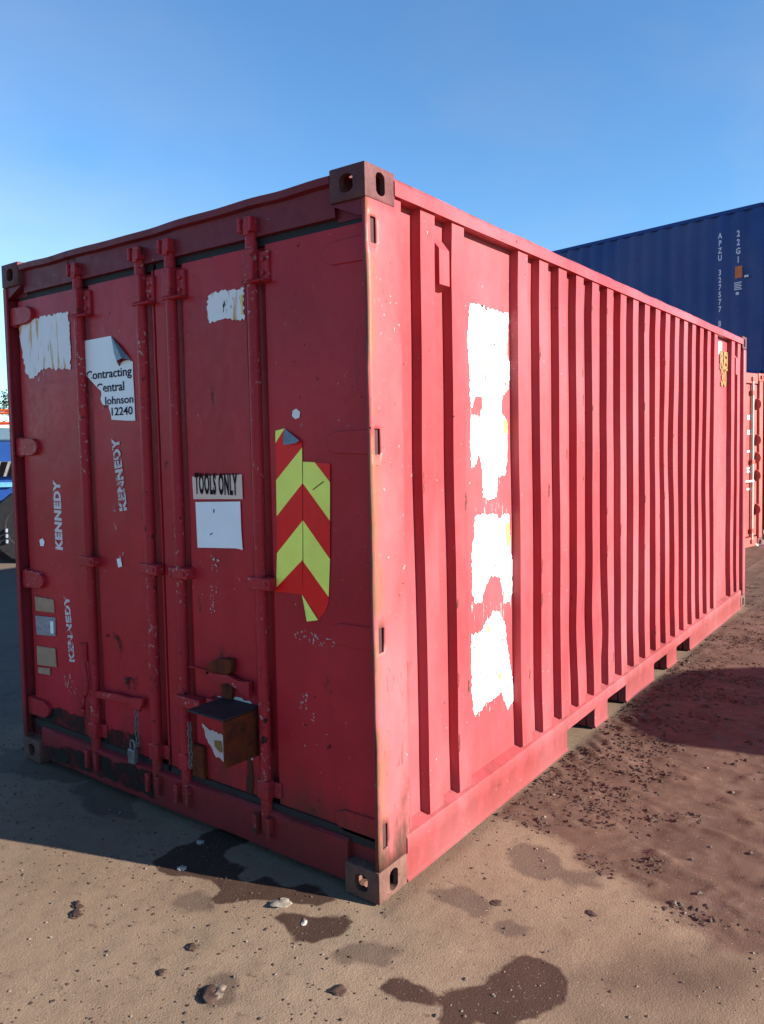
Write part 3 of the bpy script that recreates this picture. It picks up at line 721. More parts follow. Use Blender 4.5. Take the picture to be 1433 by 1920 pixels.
# labels
dd('tools_label', [(-0.989,1.514),(-0.685,1.526),(-0.684,1.427),(-0.985,1.419)], m_cream, door_r)
q = [(-0.971,1.440),(-0.971,1.494),(-0.711,1.446)]
lt = text('TOOLS ONLY', 'label_lettering', m_black, door_r, (q[0][0], y3, q[0][1] + .006), (1, 0, 0), (0, 0, 1), .082, xs=.44, bold=.038, spacing=1.15)
bx = [v.co.x for v in lt.data.vertices]; k = (q[2][0] - q[0][0]) / (max(bx) - min(bx))
lt.data.transform(Matrix.Translation((q[0][0], 0, 0)) @ Matrix.Diagonal((k, 1, 1, 1)) @ Matrix.Translation((-min(bx), 0, 0)))
dd('blank_label', [(-0.973,1.407),(-0.699,1.417),(-0.698,1.300),(-0.693,1.222),(-0.732,1.226),(-0.969,1.214)], m_sheet, door_r)
dd('scratch', [(-0.861,1.380),(-0.853,1.382),(-0.856,1.365),(-0.861,1.366)], m_black, door_r, y2)
dd('scratch', [(-0.888,1.275),(-0.870,1.283),(-0.868,1.280),(-0.886,1.271)], m_black, door_r, y2)
# torn sign
SG = [(-1.743,2.150),(-1.523,2.154),(-1.517,2.138),(-1.506,2.101),(-1.505,2.076),(-1.485,2.040),(-1.471,2.012),(-1.462,2.014),(-1.455,2.027),(-1.429,2.034),(-1.395,2.035),(-1.368,2.024),(-1.370,1.962),(-1.367,1.896),(-1.366,1.762),(-1.431,1.764),(-1.545,1.772),(-1.549,1.802),(-1.561,1.823),(-1.564,1.842),(-1.587,1.838),(-1.611,1.846),(-1.625,1.868),(-1.616,1.891),(-1.618,1.907),(-1.649,1.927),(-1.695,1.960),(-1.730,1.986),(-1.770,2.014),(-1.758,2.059),(-1.748,2.100)]
dd('torn_sign', SG, m_sign, door_l)
curl([(-1.523,2.154),(-1.443,2.095),(-1.370,2.029),(-1.413,2.041),(-1.455,2.033),(-1.471,2.012),(-1.505,2.076),(-1.506,2.101)], m_back, door_l, 'peeled_corner', [.001, .010, .004, .026, .024, .004, .002, .002])
ta, tb = [(-1.770,2.014),(-1.618,1.907)]
tn = Vector((tb[1] - ta[1], 0, -(tb[0] - ta[0]))).normalized()
if tn.x > 0: tn = -tn
cutA = [(Vector((ta[0] + .004, 0, ta[1])), tn)]
tl = [(-1.732,1.966),(-1.653,1.902),(-1.591,1.843),(-1.553,1.791)]
tr_ = [(-1.378,1.949),(-1.437,1.895),(-1.373,1.834),(-1.381,1.785)]
for s, a, b, h, xs_ in (('Contracting', tl[0], tr_[0], .040, .80), ('Central', tl[1], tr_[1], .041, .80), ('Johnson', tl[2], tr_[2], .036, .80), ('12240', tl[3], tr_[3], .036, .80)):
    wd = len(s) * 0
    tt_ = text(s, 'sign_lettering', m_ink, door_l, (a[0], y3, a[1]), (1, 0, 0), (0, 0, 1), h, xs=xs_, bold=.012, cuts=cutA if s[0] == 'C' else ())
    bx = [v.co.x for v in tt_.data.vertices]; x0_, x1_ = min(bx), max(bx); k = (b[0] - a[0]) / (x1_ - a[0])
    tt_.data.transform(Matrix.Translation((a[0], 0, 0)) @ Matrix.Diagonal((k, 1, 1, 1)) @ Matrix.Translation((-a[0], 0, 0)))
# white paint daubs
dd('paint_patch', [(-2.316,2.277),(-2.190,2.296),(-2.065,2.304),(-1.936,2.300),(-1.862,2.297),(-1.856,2.197),(-1.864,2.032),(-1.957,2.033),(-2.086,2.047),(-2.162,2.026),(-2.226,1.998),(-2.274,2.034),(-2.288,2.116),(-2.311,2.214)], m_whites, door_l, j=(.012, .008), seed=3)
dd('paint_smear', [(-2.287,2.062),(-2.162,2.026),(-2.072,2.036),(-2.115,1.991),(-2.218,1.970),(-2.267,1.992)], m_smear, door_l, y2)
dd('paint_patch', [(-0.853,2.248),(-0.804,2.259),(-0.726,2.259),(-0.643,2.255),(-0.645,2.136),(-0.700,2.137),(-0.730,2.153),(-0.787,2.142),(-0.852,2.141),(-0.862,2.198)], m_whites, door_r, j=(.010, .006), seed=5)
dd('paint_smear', [(-0.826,2.142),(-0.769,2.140),(-0.789,2.109),(-0.814,2.115)], m_smear, door_r, y2)
for pts in ([(-0.764,2.237),(-0.748,2.239),(-0.751,2.177),(-0.764,2.174)], [(-0.721,2.232),(-0.705,2.230),(-0.704,2.190),(-0.720,2.186)], [(-0.668,2.246),(-0.647,2.245),(-0.647,2.163),(-0.662,2.175)]):
    dd('scrape', pts, m_scrape, door_r, y2, j=(.008, .003), seed=8)
dd('scrape', [(-0.659,2.232),(-0.650,2.231),(-0.651,2.153),(-0.660,2.154)], m_yels, door_r, y3)
dd('paint_fleck', [(-0.398,1.768),(-0.379,1.775),(-0.360,1.762),(-0.364,1.741),(-0.386,1.736),(-0.402,1.748)], m_whites, door_r)
dd('paint_fleck', [(-0.364,1.727),(-0.348,1.728),(-0.343,1.706),(-0.357,1.703)], m_scuff, door_r)
dd('paint_fleck', [(-2.213,1.173),(-2.182,1.186),(-2.163,1.167),(-2.175,1.145),(-2.205,1.143)], m_sheet, door_l)
# white and yellow paint round the lock box
dd('chipped_paint', [(-0.949,0.526),(-0.907,0.556),(-0.872,0.588),(-0.826,0.597),(-0.775,0.602),(-0.712,0.608),(-0.675,0.603),(-0.661,0.576),(-0.651,0.517),(-0.664,0.427),(-0.674,0.368),(-0.685,0.361),(-0.691,0.509),(-0.713,0.570),(-0.827,0.571),(-0.894,0.545),(-0.922,0.517)], m_chip, door_r, j=(.012, .008), seed=4)
dd('chipped_paint', [(-0.980,0.451),(-0.926,0.439),(-0.873,0.431),(-0.847,0.432),(-0.813,0.327),(-0.852,0.320),(-0.891,0.327),(-0.923,0.357),(-0.949,0.388),(-0.961,0.418)], m_chip, door_r, j=(.012, .006), seed=6)
dd('chipped_paint', [(-0.901,0.398),(-0.855,0.404),(-0.850,0.355),(-0.877,0.358),(-0.899,0.371)], m_yel, door_r, y3)
dd('rust_stain', [(-0.704,0.361),(-0.679,0.367),(-0.669,0.294),(-0.679,0.212),(-0.716,0.221)], m_rstain, door_r, y2)
dd('rust_stain', [(-1.073,0.253),(-0.975,0.276),(-0.957,0.225),(-0.969,0.110),(-1.089,0.088)], m_rstain, door_r, y2)
# dark scrapes and scuffs
dd('scrape', [(-1.672,0.741),(-1.637,0.762),(-1.589,0.770),(-1.549,0.752),(-1.537,0.703),(-1.551,0.626),(-1.566,0.624),(-1.556,0.683),(-1.568,0.731),(-1.608,0.751),(-1.663,0.738)], m_scrape, door_l, j=(.01, .004))
dd('scrape', [(-1.543,0.563),(-1.427,0.582),(-1.442,0.523),(-1.535,0.514)], m_scrape, door_l, j=(.01, .008))
dd('scrape', [(-0.387,0.271),(-0.364,0.298),(-0.337,0.280),(-0.304,0.314),(-0.310,0.270),(-0.333,0.243),(-0.329,0.192),(-0.346,0.188),(-0.344,0.241),(-0.371,0.250)], m_scrape, door_r, j=(.006, .004))
m_grime = worn('black_grime', (.012, .010, .010), keep=.56, scale=11, sc=(1, 1, .8), soft=.14)
decal('grime', jag([(-2.208,0.108),(-1.921,0.142),(-1.564,0.161),(-1.281,0.176),(-1.288,0.062),(-1.528,0.063),(-1.858,0.053),(-2.194,0.037)], .03, .012, 4), m_grime, box, 'D', .0085)
dd('grime', [(-2.358,0.314),(-2.102,0.304),(-1.863,0.309),(-1.874,0.144),(-2.115,0.134),(-2.363,0.133)], m_grime, door_l, j=(.03, .012), seed=5)
dd('grime', [(-1.796,0.282),(-1.431,0.305),(-1.433,0.153),(-1.792,0.144)], m_grime, door_l, j=(.03, .012), seed=6)
dd('scrape', [(-0.271,0.511),(-0.255,0.518),(-0.250,0.505),(-0.266,0.497)], m_scrape, door_r)
for poly, mm in (([(-0.431,0.922),(-0.384,0.938),(-0.289,0.930),(-0.185,0.914),(-0.238,0.887),(-0.399,0.885)], m_scuff), ([(-0.406,0.686),(-0.364,0.714),(-0.347,0.656),(-0.381,0.608),(-0.402,0.635)], m_scuff),
                 ([(-0.888,1.189),(-0.832,1.202),(-0.843,1.104),(-0.877,1.078)], m_scuff), ([(-0.894,1.066),(-0.851,1.076),(-0.870,0.944),(-0.910,0.940)], m_scuff), ([(-0.197,0.958),(-0.084,0.991),(-0.060,0.975),(-0.185,0.934)], m_scuff)):
    dd('paint_scuff', poly, mm, door_r, j=(.01, .005), seed=9)
dd('paint_scuff', [(-2.049,0.486),(-1.980,0.505),(-1.919,0.434),(-1.958,0.408),(-2.034,0.428)], m_scuff, door_l, j=(.01, .005))
# stencilled name, four times, at different stages of wear
def stencil(a, b, h, mat, bold=.055):
    (ax, az), (bx, bz) = a, b
    up = Vector((bx - ax, 0, bz - az)); Ln = up.length; rt = up.normalized()
    perp = Vector((-rt.z, 0, rt.x))
    o = text('KENNEDY', 'stencil_lettering', mat, door_l, (0, 0, 0), (1, 0, 0), (0, 0, 1), h, bold=bold, spacing=1.12)
    xs_ = [v.co.x for v in o.data.vertices]; k = Ln / (max(xs_) - min(xs_))
    o.data.transform(Matrix.Translation((ax, y1, az)) @ Matrix(((rt.x, 0, perp.x, 0), (0, 1, 0, 0), (rt.z, 0, perp.z, 0), (0, 0, 0, 1))) @ Matrix.Diagonal((k, 1, 1, 1)))
q = [(-2.003,1.134),(-2.000,1.484),(-1.455,1.354),(-1.498,1.689),(-1.936,0.575),(-1.963,0.909),(-1.586,1.367),(-1.506,1.060)]
stencil(q[0], q[1], .058, m_sten)
stencil(q[2], q[3], .052, m_sten2)
stencil(q[4], q[5], .044, m_sten2)
stencil(q[6], q[7], .036, m_sten3)
dd('paint_fleck', [(-1.548,1.124),(-1.514,1.131),(-1.508,1.092),(-1.538,1.084)], m_sheet, door_l)
# data plates on the left door
for pts, mm in (([(-2.279,0.874),(-2.102,0.875),(-2.097,0.807),(-2.275,0.798)], m_tan), ([(-2.283,0.772),(-2.094,0.783),(-2.097,0.686),(-2.276,0.671)], m_grey), ([(-2.281,0.611),(-2.107,0.621),(-2.100,0.525),(-2.284,0.510)], m_tan), ([(-2.280,0.497),(-2.166,0.509),(-2.164,0.473),(-2.277,0.466)], m_tan)):
    MB().prism(pts, (0, .036, 0), (1, 0, 0), (0, 0, 1), (0, 1, 0), .006).build('data_plate', mm, door_l, bevel=.002)
dd('plate_print', [(-2.136,0.761),(-2.106,0.762),(-2.106,0.699),(-2.136,0.697)], m_sheet, door_l, .034)
dd('paint_patch', [(-0.137,0.131),(-0.072,0.153),(-0.065,0.143),(-0.122,0.117)], m_smear, box, -.002)

# ------------------------------------------------------------------ side wall graphics and fittings
def ss(name, poly, mat, x=-.044, j=None, seed=1):
    if j: poly = jag(poly, j[0], j[1], seed)
    o = decal(name, poly, mat, box, 'S', x)
    bm = bmesh.new(); bm.from_mesh(o.data); bmesh.ops.subdivide_edges(bm, edges=bm.edges[:], cuts=3, use_grid_fill=True); 
    bm.to_mesh(o.data); bm.free()
    for v in o.data.vertices:
        v.co.x = x + wave(0, v.co.y, v.co.z)[0] - .004
    return o
P1 = [(0.777,2.222),(0.826,2.229),(0.866,2.229),(0.897,2.233),(0.917,2.215),(0.930,2.225),(0.970,2.227),(1.035,2.225),(1.123,2.229),(1.111,2.129),(1.109,2.022),(1.131,1.986),(1.117,1.883),(1.060,1.849),(1.048,1.827),(1.041,1.774),(1.069,1.753),(1.091,1.738),(1.106,1.630),(1.074,1.491),(0.995,1.473),(0.983,1.389),(0.897,1.384),(0.866,1.397),(0.854,1.546),(0.825,1.592),(0.809,1.547),(0.764,1.526),(0.757,1.648),(0.765,1.753),(0.824,1.754),(0.839,1.744),(0.876,1.801),(0.872,1.836),(0.806,1.839),(0.775,1.773),(0.762,1.847),(0.756,1.984),(0.749,2.067),(0.761,2.166)]
P3 = [(0.788,1.318),(0.827,1.321),(0.976,1.314),(0.994,1.283),(1.037,1.303),(1.099,1.303),(1.104,1.231),(1.108,1.129),(1.132,1.071),(1.122,0.927),(1.102,0.889),(1.039,0.894),(1.029,0.967),(1.012,1.023),(0.911,1.038),(0.875,0.998),(0.834,0.937),(0.779,0.941),(0.758,0.989),(0.757,1.156),(0.775,1.237)]
P4 = [(0.748,0.807),(0.836,0.805),(0.871,0.838),(0.906,0.843),(0.942,0.877),(1.002,0.853),(1.050,0.796),(1.072,0.695),(1.108,0.565),(1.137,0.434),(1.137,0.410),(1.072,0.383),(1.041,0.437),(1.012,0.488),(0.968,0.476),(0.920,0.472),(0.862,0.477),(0.827,0.453),(0.760,0.450),(0.746,0.544),(0.743,0.713)]
m_wsolid = worn('white_cover_paint', (.78, .78, .76), keep=.66, scale=15, sc=(1, 2.2, .4), soft=.025, tint=(.185, .178, .172))
for i, P in enumerate((P1, P3, P4)):
    ss('paint_patch', P, m_wsolid, -.045, j=(.010, .006), seed=20 + i)
for i, P in enumerate(([(0.762,1.847),(0.877,1.847),(0.875,1.750),(0.765,1.753)], [(0.897,1.832),(1.048,1.833),(1.057,1.737),(0.895,1.745)], [(0.851,1.403),(1.051,1.486),(1.060,1.384),(1.036,1.327),(0.854,1.341)],
                       [(0.773,1.358),(1.113,1.350),(1.124,1.280),(0.771,1.298)], [(0.746,0.958),(1.141,0.888),(1.113,0.808),(0.836,0.800),(0.742,0.803)], [(0.750,0.487),(0.851,0.492),(1.030,0.489),(1.066,0.424),(0.861,0.431),(0.771,0.430)])):
    ss('paint_smear', P, m_smear, -.0455, j=(.014, .01), seed=40 + i)
for P in ([(1.058,1.265),(1.100,1.264),(1.108,1.153),(1.077,1.156)], [(0.880,0.819),(0.911,0.810),(0.907,0.782),(0.884,0.790)], [(0.977,0.575),(1.020,0.570),(1.013,0.541),(0.982,0.549)], [(1.057,1.737),(1.093,1.738),(1.099,1.673),(1.065,1.679)]):
    ss('yellow_overspray', P, m_yels, -.0440, j=(.01, .004), seed=50)
for P in ([(0.767,1.673),(0.878,1.672),(0.878,1.668),(0.770,1.667)], [(0.868,1.648),(0.877,1.648),(0.878,1.625),(0.869,1.625)], [(0.846,2.226),(0.908,2.239),(0.928,2.217),(0.907,2.206),(0.887,2.224)], [(1.090,2.203),(1.107,2.203),(1.104,2.192),(1.090,2.193)],
          [(0.977,2.074),(1.084,2.189),(1.090,2.188),(0.984,2.069)], [(1.017,0.743),(1.036,0.739),(1.041,0.702),(1.020,0.704)], [(0.943,0.683),(0.955,0.680),(0.978,0.628),(0.958,0.639)], [(0.913,0.650),(0.922,0.650),(0.983,0.567),(0.973,0.567)],
          [(1.043,0.485),(1.081,0.499),(1.091,0.487),(1.055,0.473)], [(0.940,0.555),(0.970,0.553),(0.970,0.538),(0.944,0.543)], [(0.772,1.126),(0.780,1.125),(0.778,1.061),(0.771,1.065)], [(0.794,0.980),(0.841,0.978),(0.840,0.974),(0.798,0.974)]):
    ss('scratch', P, m_scrape, -.0435, j=(.006, .003), seed=60)
m_fold = worn('grey_crease', (.15, .145, .14), keep=.58, scale=30, soft=.10)
for P in ([(0.805,2.181),(0.813,2.183),(0.846,2.131),(0.838,2.129)], [(0.949,1.989),(0.958,1.989),(1.011,1.915),(1.004,1.912)], [(0.759,1.903),(0.836,1.905),(0.836,1.900),(0.759,1.898)], [(1.017,1.904),(1.112,1.906),(1.112,1.900),(1.016,1.899)],
          [(0.822,2.054),(0.828,2.055),(0.831,2.035),(0.823,2.034)], [(0.965,2.227),(0.996,2.202),(0.956,2.164),(0.950,2.164),(0.986,2.200)], [(0.877,1.438),(0.953,1.435),(0.953,1.430),(0.877,1.433)], [(0.984,1.673),(1.095,1.671),(1.095,1.667),(0.984,1.668)],
          [(0.912,1.091),(1.044,1.070),(1.043,1.064),(0.912,1.085)], [(0.868,1.173),(0.893,1.164),(0.888,1.158),(0.866,1.167)], [(0.763,0.754),(0.781,0.748),(0.781,0.738),(0.766,0.743)], [(0.809,0.634),(0.829,0.628),(0.829,0.620),(0.811,0.625)]):
    ss('crease', P, m_fold, -.0437, j=(.012, .003), seed=65)
m_nick = worn('rust_nick', (.07, .030, .022), keep=.62, scale=60, soft=.06)
rn = random.Random(91)
for k in range(34):
    g = GR[rn.randrange(0, 14)]; y = g[rn.choice((0, 1, 1))]; y += .010 if y == g[1] else -.010; z = rn.uniform(.3, 2.4)
    hh, ww = rn.uniform(.010, .045), rn.uniform(.004, .009)
    ss('paint_nick', [(y - ww, z - hh), (y + ww * .6, z - hh * .7), (y + ww, z + hh * .5), (y - ww * .3, z + hh)], m_nick, -.0050, j=(.01, .003), seed=k)
# worn unit code on the far flat panel
ss('paint_patch', [(4.997,2.476),(5.111,2.478),(5.113,2.366),(4.999,2.366)], m_wsolid, -.045, j=(.03, .006))
q = [(5.020,2.248),(5.352,2.261),(5.061,2.101),(5.255,2.102)]
for s, a, b, h in (('REF', q[0], q[1], .15), ('30', q[2], q[3], .14)):
    o = text(s, 'code_lettering', m_yel, box, (-.043, a[0], a[1]), (0, 1, 0), (0, 0, 1), h, bold=.05)
    ys = [v.co.y for v in o.data.vertices]; k = (b[0] - a[0]) / (max(ys) - min(ys))
    o.data.transform(Matrix.Translation((0, a[0], 0)) @ Matrix.Diagonal((1, k, 1, 1)) @ Matrix.Translation((0, -a[0], 0)))
# pressed-steel vent covers in the second and the last-but-one recess
def vent(yc, z0, z1, w):
    vs = [(-.050, yc - w, z1), (-.050, yc + w, z1), (-.006, yc + w * .9, z1 - .055), (-.006, yc - w * .9, z1 - .055), (-.006, yc + w * .9, z0 + .018), (-.006, yc - w * .9, z0 + .018), (-.050, yc + w, z0), (-.050, yc - w, z0)]
    fs = [(0, 1, 2, 3), (3, 2, 4, 5), (5, 4, 6, 7), (0, 3, 5, 7), (1, 6, 4, 2)]
    MB().add(vs, fs).build('vent_cover', m_side, box, smooth=False)
    for dz in (z1 + .02, z0 - .03):
        MB().tube([(-.051, yc - .015, dz), (-.044, yc - .015, dz)], .007, 6).build('rivet', m_dsteel, box)
vent(.500, 2.235, 2.445, .040)
vent(5.485, 2.20, 2.42, .040)
# rust-brown dusting on the lower part of the near post and scratches on it
for P in ([(0.058,0.859),(0.229,0.826),(0.210,0.443),(0.033,0.491)],):
    ss('paint_wear', P, m_pwear, .0015, j=(.02, .008), seed=70)
for P in ([(0.037,2.261),(0.082,2.265),(0.070,2.161),(0.025,2.160)], [(0.022,2.088),(0.055,2.083),(0.048,2.064),(0.025,2.066)], [(0.082,2.168),(0.178,2.124),(0.175,2.118),(0.076,2.160)]):
    ss('scrape', P, m_scrape, .0015, j=(.008, .005), seed=71)
ss('paint_fleck', [(0.102,1.132),(0.127,1.131),(0.137,1.114),(0.123,1.097),(0.101,1.105)], m_yels, .0015)
ss('paint_fleck', [(0.179,0.549),(0.192,0.548),(0.190,0.464),(0.176,0.469)], m_scuff, .0015, j=(.01, .003))


# ------------------------------------------------------------------ the stacked containers behind
def cargo(name, loc, rz, Lc, Hc, label, mat, mrail, mcast, ph=0.0, end_doors=False):
    """long side on y=0 facing -y, running +x; 2.438 deep"""
    t = thing(name, loc, label, 'shipping container', rz, 'shipping containers in the yard')
    D_ = 2.438
    def wall(x0, x1, y, s):
        pr = [(x0, y)]; x = x0 + .02 + ph
        while x + .278 < x1:
            pr += [(x, y), (x + .068, y + s * .036), (x + .139, y + s * .036), (x + .207, y)]; x += .278
        return pr + [(x1, y)]
    v, f = sheet(wall(.15, Lc - .15, .004, 1), [.15, Hc - .075]); MB().add(v, f).build('corrugated_side_wall', mat, t)
    v, f = sheet(wall(.15, Lc - .15, D_ - .004, -1), [.15, Hc - .075]); MB().add(v, f).build('corrugated_side_wall', mat, t)
    for xe, s in ((.02, 1), (Lc - .02, -1)):
        pr = [(xe, .1)]
        for k in range(8): a = .13 + k * .278; pr += [(xe, a), (xe + s * .03, a + .06), (xe + s * .03, a + .14), (xe, a + .2)]
        v, f = sheet(pr + [(xe, D_ - .1)], [.15, Hc - .06]); MB().add(v, f).build('end_wall', mat, t)
    MB().box(.05, Lc - .05, .05, D_ - .05, Hc - .04, Hc - .02).build('roof', mat, t)
    MB().box(.05, Lc - .05, .05, D_ - .05, .12, .15).build('floor', m_floor, t)
    for y0, y1 in ((0, .06), (D_ - .06, D_)):
        MB().box(.178, Lc - .178, y0, y1, Hc - .075, Hc - .008).build('top_side_rail', mrail, t, bevel=.008)
        MB().box(.178, Lc - .178, y0, y1, .006, .16).build('bottom_side_rail', mrail, t, bevel=.008)
    for x0 in (0, Lc - .162):
        MB().box(x0 + .01, x0 + .15, .17, D_ - .17, Hc - .10, Hc - .01).build('end_rail', mrail, t, bevel=.008)
        MB().box(x0 + .01, x0 + .15, .17, D_ - .17, .006, .14).build('end_rail', mrail, t, bevel=.008)
        for y0 in (0, D_ - .14): MB().box(x0 + .002, x0 + .160, y0 + .002, y0 + .138, .118, Hc - .118).build('corner_post', mrail, t, bevel=.01)
    for x, fx in ((0, -1), (Lc, 1)):
        for y, fy in ((0, 1), (D_, -1)):
            casting(x, y, Hc, fx, fy, 1, mcast, t); casting(x, y, 0, fx, fy, -1, mcast, t)
    return t
m_blue = paint('blue_paint', (.026, .068, .215), (.018, .052, .175), rough=.42, rust=.35, chips=.3, fade=.7, fadecol=(.060, .090, .19), dents=.2)
m_bluer = paint('blue_rail_paint', (.020, .060, .220), rough=.45, rust=1.0, chips=.4)
m_brown = paint('brown_red_paint', (.16, .035, .030), rough=.5, rust=.8)
BR = R(-10.99)
cargo('shipping_container', (-6.763, 12.901, 0), BR, 6.058, 2.591, 'brown container carrying the blue one, mostly hidden behind the red stack', m_brown, m_brown, m_cast)
blue = cargo('shipping_container', (-6.763, 12.901, 2.593), BR, 6.058, 2.896, 'dark blue container stacked high behind the red ones with vertical white code', m_blue, m_bluer, m_cast, ph=.075)
m_code = worn('white_code_paint', (.62, .66, .72), keep=.85, scale=30, soft=.05)
m_orange = plain('orange_marking', (.55, .16, .05), .5, 0, .2)
def stack(s, sx, ztop, zbot, mat, h, xs=.74):
    k = len(s); st = (ztop - zbot - h) / (k - 1)
    for i, chx in enumerate(s):
        if chx != ' ':
            text(chx, 'code_letter', mat, blue, (sx, -.003, ztop - h - i * st - 2.593), (1, 0, 0), (0, 0, 1), h, xs=xs, align='CENTER', bold=.030)
stack('APZU 327577 8', 5.908 - .725, 5.125, 3.55, m_code, .092)
stack('22G1', 5.908 - .414, 5.105, 4.575, m_code, .100)
MB().box(5.908 - .465, 5.908 - .345, -.006, -.002, 4.317 - 2.593, 4.512 - 2.593).build('hazard_marking', m_orange, blue)
for i in range(5): MB().box(5.908 - .478, 5.908 - .35 - .02 * (i % 2), -.005, -.002, 4.235 - i * .028 - 2.593, 4.250 - i * .028 - 2.593).build('weight_print', m_code, blue)
MB().box(5.908 - .45, 5.908 - .40, -.005, -.002, 4.04 - 2.593, 4.085 - 2.593).build('weight_print', m_code, blue)
MB().box(5.908 - .31, 5.908 - .24, -.005, -.002, 4.31 - 2.593, 4.345 - 2.593).build('small_plate', m_code, blue)

# red container end-on at the right edge: door face on local y=0
m_red2 = paint('salmon_red_paint', (.40, .070, .060), rough=.42, rust=.3, chips=.3, fade=.4)
rc = thing('shipping_container', (-1.289, 8.148, 0), 'sunlit red container end with locking rods showing past the big red container', 'shipping container', R(76.3), 'shipping containers in the yard')
D_ = 2.438
for x, fx in ((0, -1), (D_, 1)):
    for y, fy in ((0, 1), (6.058, -1)):
        casting(x, y, 2.591, fx, fy, 1, m_red2, rc); casting(x, y, 0, fx, fy, -1, m_cast, rc)
for x in (0, D_ - .12): MB().box(x + .003, x + .117, .004, .16, .118, 2.473).build('corner_post', m_red2, rc, bevel=.01)
for x in (0, D_ - .12): MB().box(x + .003, x + .117, 5.9, 6.05, .118, 2.473).build('corner_post', m_red2, rc, bevel=.01)
MB().box(.165, D_ - .165, .01, .09, 2.435, 2.585).build('door_header', m_red2, rc, bevel=.006)
MB().box(.165, D_ - .165, .01, .09, .01, .15).build('door_sill', m_red2, rc, bevel=.006)
for x in (.02, D_ - .02):
    pr = [(x, .17)]
    s = 1 if x < 1 else -1
    for k in range(20): a = .2 + k * .278; pr += [(x, a), (x + s * .036, a + .068), (x + s * .036, a + .139), (x, a + .207)]
    v, f = sheet(pr + [(x, 5.9)], [.12, 2.53]); MB().add(v, f).build('corrugated_side_wall', m_red2, rc)
MB().box(.02, D_ - .02, .06, 6.03, 2.55, 2.57).build('roof', m_red2, rc)
MB().box(.04, D_ - .04, 6.0, 6.03, .1, 2.55).build('end_wall', m_red2, rc)
for x in (0, D_ - .06):
    MB().box(x, x + .06, .16, 5.9, 2.52, 2.58).build('top_side_rail', m_red2, rc); MB().box(x, x + .06, .16, 5.9, .01, .15).build('bottom_side_rail', m_red2, rc)
m_rod2 = plain('bleached_rod_paint', (.46, .36, .32), .5, 0, .2)
for x0, x1, rods in ((.125, 1.212, (.33, .86)), (1.224, D_ - .125, (1.58, 2.108))):
    d = MB().box(x0, x1, .040, .085, .165, 2.42).build('door', m_red2, rc, bevel=.004)
    MB().box(x0, x1, .05, .08, 2.42, 2.435).build('gasket', m_rubber, d)
    for r in rods:
        MB().tube([(r, .012, .06), (r, .012, 2.54)], .020, 10).build('locking_rod', m_rod2, d)
        for z in (2.50, 2.30, 1.28, .25, .09): MB().box(r - .045, r + .045, -.012, .042, z - .03, z + .03).build('rod_bearing', m_red2, d, bevel=.004)
        MB().box(r - .30, r + .02, -.012, .004, .98, 1.01).build('handle_bar', m_rod2, d)
    hx = x0 + .03 if x0 < 1 else x1 - .035
    for z in (2.134, 1.60, 1.335, 1.07, .56):
        MB().prism([(.0 - .085 * math.sin(a), .085 * math.cos(a)) for a in np.linspace(0, math.pi, 10)], (hx - .012, .04, z), (0, 1, 0), (0, 0, 1), (1, 0, 0), .024).build('hinge_lug', m_red2, d)
    for i, (z, w_) in enumerate(((1.94, .26), (1.90, .22), (1.72, .16), (1.68, .14), (1.42, .20), (1.17, .24), (1.12, .2), (.86, .10))):
        a = x1 - .34 + .02
        MB().box(a, a + w_ * .8, .037, .0395, z, z + .028).build('print_line', m_code, d)

# ------------------------------------------------------------------ plant at the left edge
m_pblue = paint('machine_blue_paint', (.03, .10, .36), rough=.4, chips=.3, dirt=.4)
m_tyre = plain('tyre_rubber', (.020, .020, .022), .8, 0, .3, 20, .3)
m_por = paint('machine_orange_paint', (.55, .085, .030), rough=.45, chips=.4)
m_glass = plain('cab_glass', (.05, .08, .10), .08, 0, .1)
VA = math.atan2(.5785, .8155)
def wheel(parent, x, y, r, w, rim):
    wv = MB(); prof = [(r * .55, -w / 2), (r * .92, -w / 2), (r, -w * .3), (r, w * .3), (r * .92, w / 2), (r * .55, w / 2)]
    n = 28; vs = []; fs = []
    for i in range(n):
        a = 2 * math.pi * i / n; k = 1.0 + (.025 if i % 2 else 0)
        vs += [(x + p[0] * (k if p[0] > r * .9 else 1) * math.cos(a), y + p[1], r + p[0] * (k if p[0] > r * .9 else 1) * math.sin(a)) for p in prof]
    m = len(prof)
    for i in range(n): fs += [(i * m + j, i * m + (j + 1) % m, ((i + 1) % n) * m + (j + 1) % m, ((i + 1) % n) * m + j) for j in range(m)]
    o = wv.add(vs, fs).build('wheel', m_tyre, parent)
    MB().tube([(x, y - w * .42, r), (x, y + w * .42, r)], r * .56, 16).build('rim', rim, o)
    return o
ldr = thing('wheel_loader', (-9.78, 3.62, 0), 'blue wheel loader with black tyres and chevron boards behind the left corner', 'loader', VA)
MB().prism([(-2.2, .55), (.9, .55), (.9, 1.25), (.75, 1.75), (-.9, 1.78), (-1.0, 1.4), (-2.2, 1.3)], (0, .25, 0), (1, 0, 0), (0, 0, 1), (0, 1, 0), 1.3).build('body', m_pblue, ldr, bevel=.04)
MB().prism([(-1.0, 1.42), (-.2, 1.82), (-.3, 2.0), (-1.9, 2.0), (-2.0, 1.32)], (0, .45, 0), (1, 0, 0), (0, 0, 1), (0, 1, 0), .9).build('cab', m_glass, ldr, bevel=.03)
MB().prism([(-3.4, .25), (-2.5, .25), (-2.35, .8), (-2.6, 1.2), (-3.1, .9)], (0, .0, 0), (1, 0, 0), (0, 0, 1), (0, 1, 0), 1.8).build('bucket', m_pblue, ldr, bevel=.03)
for s in (.35, 1.2): MB().tube([(-2.7, s + .1, .8), (-1.9, s + .1, 1.35), (-1.2, s + .1, 1.2)], .09, 8).build('lift_arm', m_pblue, ldr)
